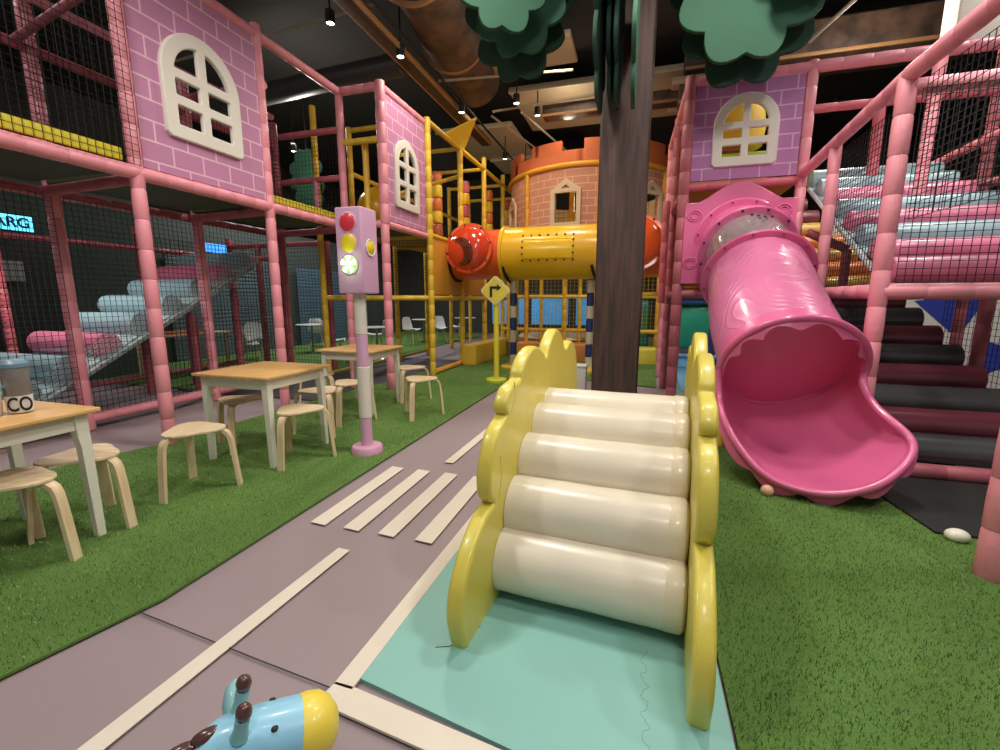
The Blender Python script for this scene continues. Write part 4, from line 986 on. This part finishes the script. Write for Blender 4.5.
# blue aquarium-like screens behind the castle base
for k, (x, w) in enumerate([(-4.1, 1.1), (-2.7, 1.2), (-1.3, 1.1)]):
    s_ = thing('wall_screen', ['glowing sky-blue panel far behind the sign, leftmost of three', 'glowing sky-blue panel between the banded posts, middle of three', 'glowing sky-blue panel beside the tree column, rightmost of three'][k], 'screen', (x, 14.5, 0), 'blue lit panels behind the castle')
    MB().rbox((x, 14.5, 1.0), (w+.1, .08, 1.0), .02).build('frame', DARK, s_)
    MB().rbox((x, 14.44, 1.0), (w, .03, .9), .01).build('pane', mat('blue_glow', (70, 150, 210), .4, emit=(90, 170, 225), estr=.35, vscale=3, var=.5), s_)
# ------------------------------------------------------------ giraffe hopper toy, near camera
G = thing('hopper_toy', 'pale blue inflatable giraffe hopper with yellow muzzle and brown horn tips, on the road', 'toy', (-.9, .6, 0))
GBL = mat('pale_blue_rubber', (140, 196, 222), .35, coat=.2, var=.04); GY = mat('yellow_rubber', (232, 208, 76), .38, coat=.2); GBR = mat('brown_rubber', (84, 52, 50), .25, coat=.5)
GEAR = mat('sage_rubber', (134, 184, 186), .4, coat=.2)
hc = Vector((-.805, .692, .32)); hd = Vector((.68, .72, -.22)).normalized(); hs = Vector((-hd.y, hd.x, 0)).normalized(); hu = hd.cross(hs); hu = -hu if hu.z < 0 else hu
def sweepE(pts, rad, n=24): return MB().sweep(pts, rad, n)
neck_ = [Vector((-.98, .52, .30)), Vector((-.95, .54, .36)), Vector((-.90, .57, .405))]
# body + neck + back of head as one surface
hz_ = Vector((hd.x, hd.y, 0)).normalized()
def gp(a, z): return Vector((hc.x, hc.y, 0))+hz_*a+Vector((0, 0, z))
path = [gp(-.62, .2), gp(-.585, .2), gp(-.48, .2), gp(-.37, .2), gp(-.27, .23), gp(-.19, .27), gp(-.13, .30), hc+hd*-.07, hc+hd*-.01, hc+hd*.05, hc+hd*.085]
rad = [.02, .08, .115, .12, .10, .078, .066, .068, .074, .076, .076]
MB().sweep(path, rad, 28).build('body', GBL, G)
mp = [hc+hd*.083, hc+hd*.10, hc+hd*.13, hc+hd*.155, hc+hd*.172, hc+hd*.18]; MB().sweep(mp, [.0765, .0795, .077, .062, .038, .004], 28).build('muzzle', GY, G)
for sx, sy in ((-.08, .07), (-.08, -.07), (.09, .07), (.09, -.07)):
    b_ = gp(-.43, 0); d1 = hz_; d2 = Vector((-hz_.y, hz_.x, 0)); q = b_+d1*sx*1.3+d2*sy
    MB().sweep([q+Vector((0, 0, .22)), q+Vector((0, 0, .12)), q+Vector((0, 0, .03)), q+Vector((0, 0, .0))], [.055, .045, .048, .04], 16).build('leg', GBL, G)
for s in (-1, 1):
    r0 = hc+hd*-.05+hs*s*.036+hu*.055
    MB().sweep([r0, r0+hu*.025+hs*s*.004, r0+hu*.05+hs*s*.006], [.02, .015, .016], 14).build('horn', GEAR, G)
    MB().ball(r0+hu*.066+hs*s*.007, .0175, (1, 1, 1.25), 16).build('horn_tip', GBR, G)
    e0 = hc+hd*-.06+hs*s*.055+hu*.02
    MB().sweep([e0, e0+hs*s*.03+hu*.015, e0+hs*s*.065+hu*.03, e0+hs*s*.088+hu*.035], [.016, .026, .022, .005], 14).build('ear', GEAR, G)
    MB().ball(hc+hd*.02+hs*s*.042+hu*.0605, .0085, (1, 1, .6), 12).build('eye', BLACK, G)
for k, p in enumerate([gp(-.095, .378), gp(-.145, .364), gp(-.21, .345), gp(-.29, .322)]):
    MB().ball(p+Vector((0, 0, .008)), .03, (1.25, .6, .6), 14, M=Matrix.Rotation(math.atan2(hd.y, hd.x), 3, 'Z')).build('mane_tuft', GBR, G)
# ------------------------------------------------------------ white shell chairs and tables in the dark area at the back left
WCH = mat('white_shell_plastic', (216, 220, 222), .4, emit=None)
def make_chair():
    t = thing('shell_chair', '', 'chair', (0, 0, 0), 'white shell chairs behind the netting')
    rows = []
    prof = [(-.21, .46), (-.1, .435), (.05, .43), (.16, .45), (.21, .52), (.235, .64), (.25, .76), (.255, .84)]
    for j, (y, z) in enumerate(prof):
        wd = [.2, .22, .23, .23, .22, .21, .19, .14][j]
        rows.append([(x*wd, y-(abs(x)**2)*(.06 if j > 3 else 0), z+(abs(x)**2)*(.06 if j <= 4 else 0)) for x in (-1, -.6, -.2, .2, .6, 1)])
    b = MB(); n6 = 6
    b.v = [v for r in rows for v in r]+[(v[0], v[1]+.012, v[2]-.012) for r in rows for v in r]; o_ = len(rows)*6
    for j in range(len(rows)-1):
        for i in range(5):
            q = (j*6+i, j*6+i+1, (j+1)*6+i+1, (j+1)*6+i); b.f.append(q); b.f.append(tuple(o_+k for k in q[::-1]))
    for j in range(len(rows)-1):
        for i in (0, 5): b.f.append((j*6+i, (j+1)*6+i, o_+(j+1)*6+i, o_+j*6+i))
    for i in range(5):
        for j in (0, len(rows)-1): b.f.append((j*6+i, j*6+i+1, o_+j*6+i+1, o_+j*6+i))
    b.build('shell', WCH, t)
    for sx in (-1, 1):
        for sy in (-1, 1): MB().sweep([(sx*.1, sy*.1, .43), (sx*.2, sy*.2, 0)], [.012, .009], 8).build('leg', BIRCH, t)
    return t
ch = make_chair(); ch.location = (-6.25, 8.2, 0); ch.rotation_euler = (0, 0, R(120)); ch['label'] = 'white shell chair seen just left of the traffic light, closest to the frame'
for x, y, a, lb in [(-8.3, 8.0, 30, 'white shell chair beyond the far-left shutter, left of the pink post'), (-8.6, 10.6, 200, 'white shell chair with its back to the dark shutter, at the small round table'), (-6.3, 9.9, -60, 'white shell chair right behind the traffic light pole'),
                    (-6.4, 12.0, 80, 'white shell chair behind the yellow frame, left one'), (-5.6, 13.6, -90, 'white shell chair behind the yellow frame, next to the mustard block'), (-7.3, 7.0, 160, 'white shell chair in the dark at the end of the roller stair'), (-5.9, 12.9, 40, 'white shell chair behind the yellow frame, middle one')]:
    copy_tree(ch, (x, y, 0), R(a), lb)
def make_rt():
    t = thing('pedestal_table', '', 'table', (0, 0, 0), 'white pedestal tables behind the netting')
    MB().lathe((0, 0, .72), [(.37, 0), (.38, .008), (.37, .018), (0, .02)], 30).build('table_top', WCH, t)
    MB().lathe((0, 0, .0), [(.22, 0), (.2, .02), (.03, .04), (.025, .72)], 20).build('pedestal', METAL, t)
    return t
rt = make_rt(); rt.location = (-7.9, 9.5, 0); rt['label'] = 'white round pedestal table in front of the dark shutter'
for x, y, lb in [(-5.7, 9.0, 'white round pedestal table right behind the traffic light'), (-6.5, 13.0, 'white round pedestal table behind the yellow frame, left one'), (-5.7, 14.6, 'white round pedestal table behind the yellow frame, farther one')]: copy_tree(rt, (x, y, 0), 0, lb)
w = thing('bench_table', 'wooden table with orange cloth behind the roller stair', 'table', (-8.0, 5.9, 0))
MB().rbox((-8.0, 6.2, .72), (.6, 1.5, .04), .01).build('table_top', BIRCH, w)
for sx in (-.25, .25):
    for sy in (-.65, .65): MB().rbox((-8.0+sx, 6.2+sy, .35), (.05, .05, .7), .005).build('leg', BIRCH, w)
MB().rbox((-8.0, 6.0, .76), (.5, .8, .04), .015).build('cloth', ORV, w)
# shutters / doors at the left wall
SH = mat('slate_shutter', (84, 100, 106), .6)
def shutter(y0, y1, h, nm, x=-9.6, m=SH):
    o = thing(nm, None, None, (x, (y0+y1)/2, 0), kind='structure'); b = MB(); k = int(h/.09)
    for i in range(k): b.rbox((x, (y0+y1)/2, .05+i*.09), (.04, y1-y0, .084), .012)
    b.build('slats', m, o); return o
struct('wall_side', MB().box((-9.75, 8, 1.6), (.1, 20, 3.2)), mat('teal_grey_wall', (72, 78, 74), .85))
shutter(7.2, 10.2, 2.4, 'door_1'); shutter(11.0, 14.5, 2.3, 'door_2', -9.55, mat('blue_grey_shutter', (80, 104, 120), .6))
struct('door_3', MB().rbox((-8.62, 3.9, 1.12), (.1, 1.9, 2.24), .02), BLACK)
struct('wall_entry', MB().box((-8.75, 3.9, 1.6), (.1, 4.4, 3.2)), mat('green_grey_wall', (60, 74, 68), .85))
EM = mat('cyan_sign_light', (120, 220, 245), .4, emit=(90, 205, 240), estr=1.8, var=.3, vscale=30); NVY = mat('sign_navy', (20, 40, 80), .5)
for y0, y1, z, lb, tx, x in ((3.55, 4.52, 2.43, 'cyan lit sign with dark letters above the black doorway, at the left photo edge', 'ARG', -8.55), (8.1, 8.95, 2.55, 'small blue lit sign over the slate shutter', '', -9.66)):
    s_ = thing('lit_sign', lb, 'sign', (x, (y0+y1)/2, z))
    MB().rbox((x, (y0+y1)/2, z), (.06, y1-y0, .24), .01).build('casing', NVY, s_)
    if x == -8.55:
        MB().rbox((x+.035, (y0+y1)/2, z), (.01, y1-y0-.03, .21), .003).build('lit_face', EM, s_)
        text('lettering', 'ARG', .2, frame((x+.045, y1-.25, z), (0, 1, 0), (0, 0, 1)), NVY, s_)
    else:
        MB().rbox((x+.035, (y0+y1)/2, z), (.01, y1-y0-.03, .2), .003).build('lit_face', mat('blue_sign_light', (70, 150, 230), .4, emit=(60, 140, 235), estr=1.5, var=.4, vscale=20), s_)
tag(MB().rbox((-8.5, 4.05, 1.75), (.06, .5, .28), .01).build('notice', mat('grey_notice', (150, 150, 150), .5)), 'grey notice sheet on the black doorway at the left edge', 'notice')

# ------------------------------------------------------------ ceiling
BR = wood_mat('rusty_brown_duct', (96, 74, 60), (54, 42, 36), .5, (2, 2, 2), 2, bump=.1)
TAN = mat('tan_painted_steel', (160, 118, 76), .5, var=.2, vscale=5)
BEI = mat('beige_soffit', (176, 160, 134), .7, var=.12, vscale=1.5)
d = thing('air_duct', 'large round brown duct running away under the ceiling beside the cable tray', 'duct', (-3, 8, 5.4))
p = [Vector((-2.55, 3.0, 5.5)), Vector((-2.85, 6.0, 5.55)), Vector((-3.05, 7.5, 5.55)), Vector((-3.25, 9.0, 5.6))]
MB().sweep(p, .5, 28).build('pipe', BR, d)
for t in (.15, .45, .75): q = p[0].lerp(p[3], t); MB().sweep([q, q+(p[3]-p[0]).normalized()*.06], .545, 28).build('collar', TAN, d)
d = thing('cable_tray', 'tan steel cable tray running beside the brown duct', 'tray', (-3.5, 7, 4.9))
for s in (-1, 1): MB().rbox((-3.55+s*.11, 6.6, 4.95), (.03, 8.0, .1), .005).build('rail', TAN, d)
MB().rbox((-3.55, 6.6, 4.91), (.2, 8.0, .015), .004).build('tray_floor', mat('dark_tray', (70, 50, 38), .6), d)
d = thing('hvac_pipe', 'dark horizontal pipe crossing the ceiling above the left frame', 'pipe', (-5.5, 7, 5))
MB().sweep([(-8.5, 7.3, 4.98), (-5.4, 7.0, 4.98), (-3.7, 6.9, 4.98)], .17, 20).build('pipe', mat('dark_grey_pipe', (64, 62, 58), .5), d)
MB().sweep([(-5.1, 7.0, 4.98), (-5.02, 7.0, 4.98)], .18, 20).build('clamp', mat('straw_clamp', (170, 160, 110), .5), d)
sof = [((-.9, 10.6, 5.55), (3.6, 2.2, .10), 'beige ceiling board behind the left green crown'), ((-3.9, 11.8, 5.35), (1.9, 2.4, .08), 'beige ceiling board above the yellow frame'), ((-2.9, 13.6, 5.3), (2.6, 1.5, .08), 'small beige ceiling board above the castle'), ((-2.0, 8.2, 5.5), (1.6, .9, .08), 'beige ceiling board above the crawl tube'), ((1.2, 9.6, 5.1), (1.6, 1.3, .1), 'beige ceiling board right of the tree column')]
for c_, s_, lb in sof:
    o = thing('ceiling_board', lb, 'ceiling board', c_, 'suspended beige boards'); MB().rbox(c_, s_, .02).build('board', BEI, o); MB().rbox((c_[0], c_[1]-s_[1]/2, c_[2]-.05), (s_[0], .05, .06), .01).build('edge_trim', mat('pale_trim', (190, 176, 150), .6), o)
for c_, s_, m, lb in [((-.6, 9.4, 4.98), (2.7, .3, .22), BR, 'brown ceiling beam with orange edge between the tree column and left crown'), ((2.6, 8.0, 4.85), (3.0, .7, .45), BR, 'wide brown beam above the right pink rails'), ((1.1, 8.8, 4.75), (1.2, .3, .3), BR, 'brown beam right of the tree column'), ((2.6, 9.2, 5.5), (4, .4, .5), DARK, 'dark upper beam at the right')]:
    o = thing('ceiling_beam', lb, 'beam', c_); MB().rbox(c_, s_, .02).build('beam', m, o); MB().rbox((c_[0], c_[1]-s_[1]/2-.01, c_[2]-s_[2]/2+.02), (s_[0], .04, .05), .01).build('lower_flange', TAN, o)
o = thing('wall_pillar', 'off-white boxed panel at the top right above the pink rail', 'panel', (3.4, 6.4, 4.2)); MB().rbox((4.05, 6.6, 5.0), (1.9, .3, 1.9), .02).build('panel', mat('off_white_board', (176, 170, 160), .7), o)
TRK = thing('lighting_track', 'black lighting track running over the road towards the castle', 'track', (-2.6, 8, 5))
MB().sweep([(-3.3, 5.2, 4.98), (-3.3, 13.0, 4.98)], .022, 6).build('rail', BLACK, TRK)
TRK2 = thing('lighting_track', 'grey lighting track above the tower window at the right', 'track', (2.6, 5, 4.9))
MB().sweep([(2.9, 4.6, 4.9), (2.0, 7.4, 4.7)], .025, 6).build('rail', mat('grey_track', (150, 145, 135), .5), TRK2)
for k, (a, b_) in enumerate([((-2.9, 9.05, 5.0), (-.6, 9.1, 5.1)), ((-3.4, 7.6, 5.0), (-1.2, 8.1, 5.1)), ((-7.6, 6.3, 5.3), (-3.6, 6.0, 5.3)), ((-2.3, 9.0, 4.9), (-1.7, 12, 4.9)), ((-2.9, 9.0, 4.9), (-2.3, 12, 4.9)), ((-7.5, 5.6, 5.6), (-4.0, 4.6, 5.6))]):
    tag(MB().sweep([a, b_], .022, 6).build('conduit', mat('pale_conduit', (150, 140, 120), .5)), ['pale conduit under the beige board by the castle', 'pale conduit crossing beside the brown duct', 'thin dark conduit over the left frame', 'conduit running away above the castle, right one of two', 'conduit running away above the castle, left one of two', 'conduit high above the left brick wall'][k], 'conduit', 'ceiling conduits')
LGT = mat('lamp_lens_lit', (255, 250, 240), .3, emit=(255, 248, 235), estr=14)
def spotlight(name_lb, p, first=[None]):
    if first[0] is None:
        t = thing('spotlight', name_lb, 'spotlight', (0, 0, 0), 'track spotlights on the dark ceiling')
        MB().lathe((0, 0, 0), [(.0, .0), (.05, 0), (.062, -.01), (.062, -.16), (.055, -.165), (.05, -.15), (.0, -.15)], 20).build('housing', BLACK, t)
        MB().lathe((0, 0, 0), [(.0, -.158), (.048, -.156), (.048, -.153), (0, -.153)], 20).build('lens', LGT, t)
        MB().sweep([(0, 0, 0), (0, 0, 1.06)], .012, 6).build('stem', BLACK, t)
        first[0] = t; t.location = p; return t
    return copy_tree(first[0], p, 0, name_lb)
for p, lb in [((-4.1, 5.7, 5.15), 'spotlight at the top, left of the cable tray'), ((-3.45, 6.4, 4.98), 'black spotlight hanging against the dark pipe end'), ((-3.3, 8.4, 4.95), 'spotlight below the end of the tan cable tray'), ((-3.3, 11.3, 4.95), 'spotlight above the yellow corner pad'),
              ((-2.12, 9.6, 5.2), 'spotlight between the left crown and the castle'), ((-2.35, 8.8, 5.15), 'spotlight just below the left green crown'), ((3.3, 10.2, 4.95), 'spotlight behind the right netting rails'), ((-7.9, 9.3, 4.95), 'spotlight over the distant green crown'), ((2.7, 6.6, 5.0), 'spotlight on the grey track beside the off-white panel'), ((-2.95, 12.0, 4.8), 'small spotlight farther along the black track')]:
    spotlight(lb, p)
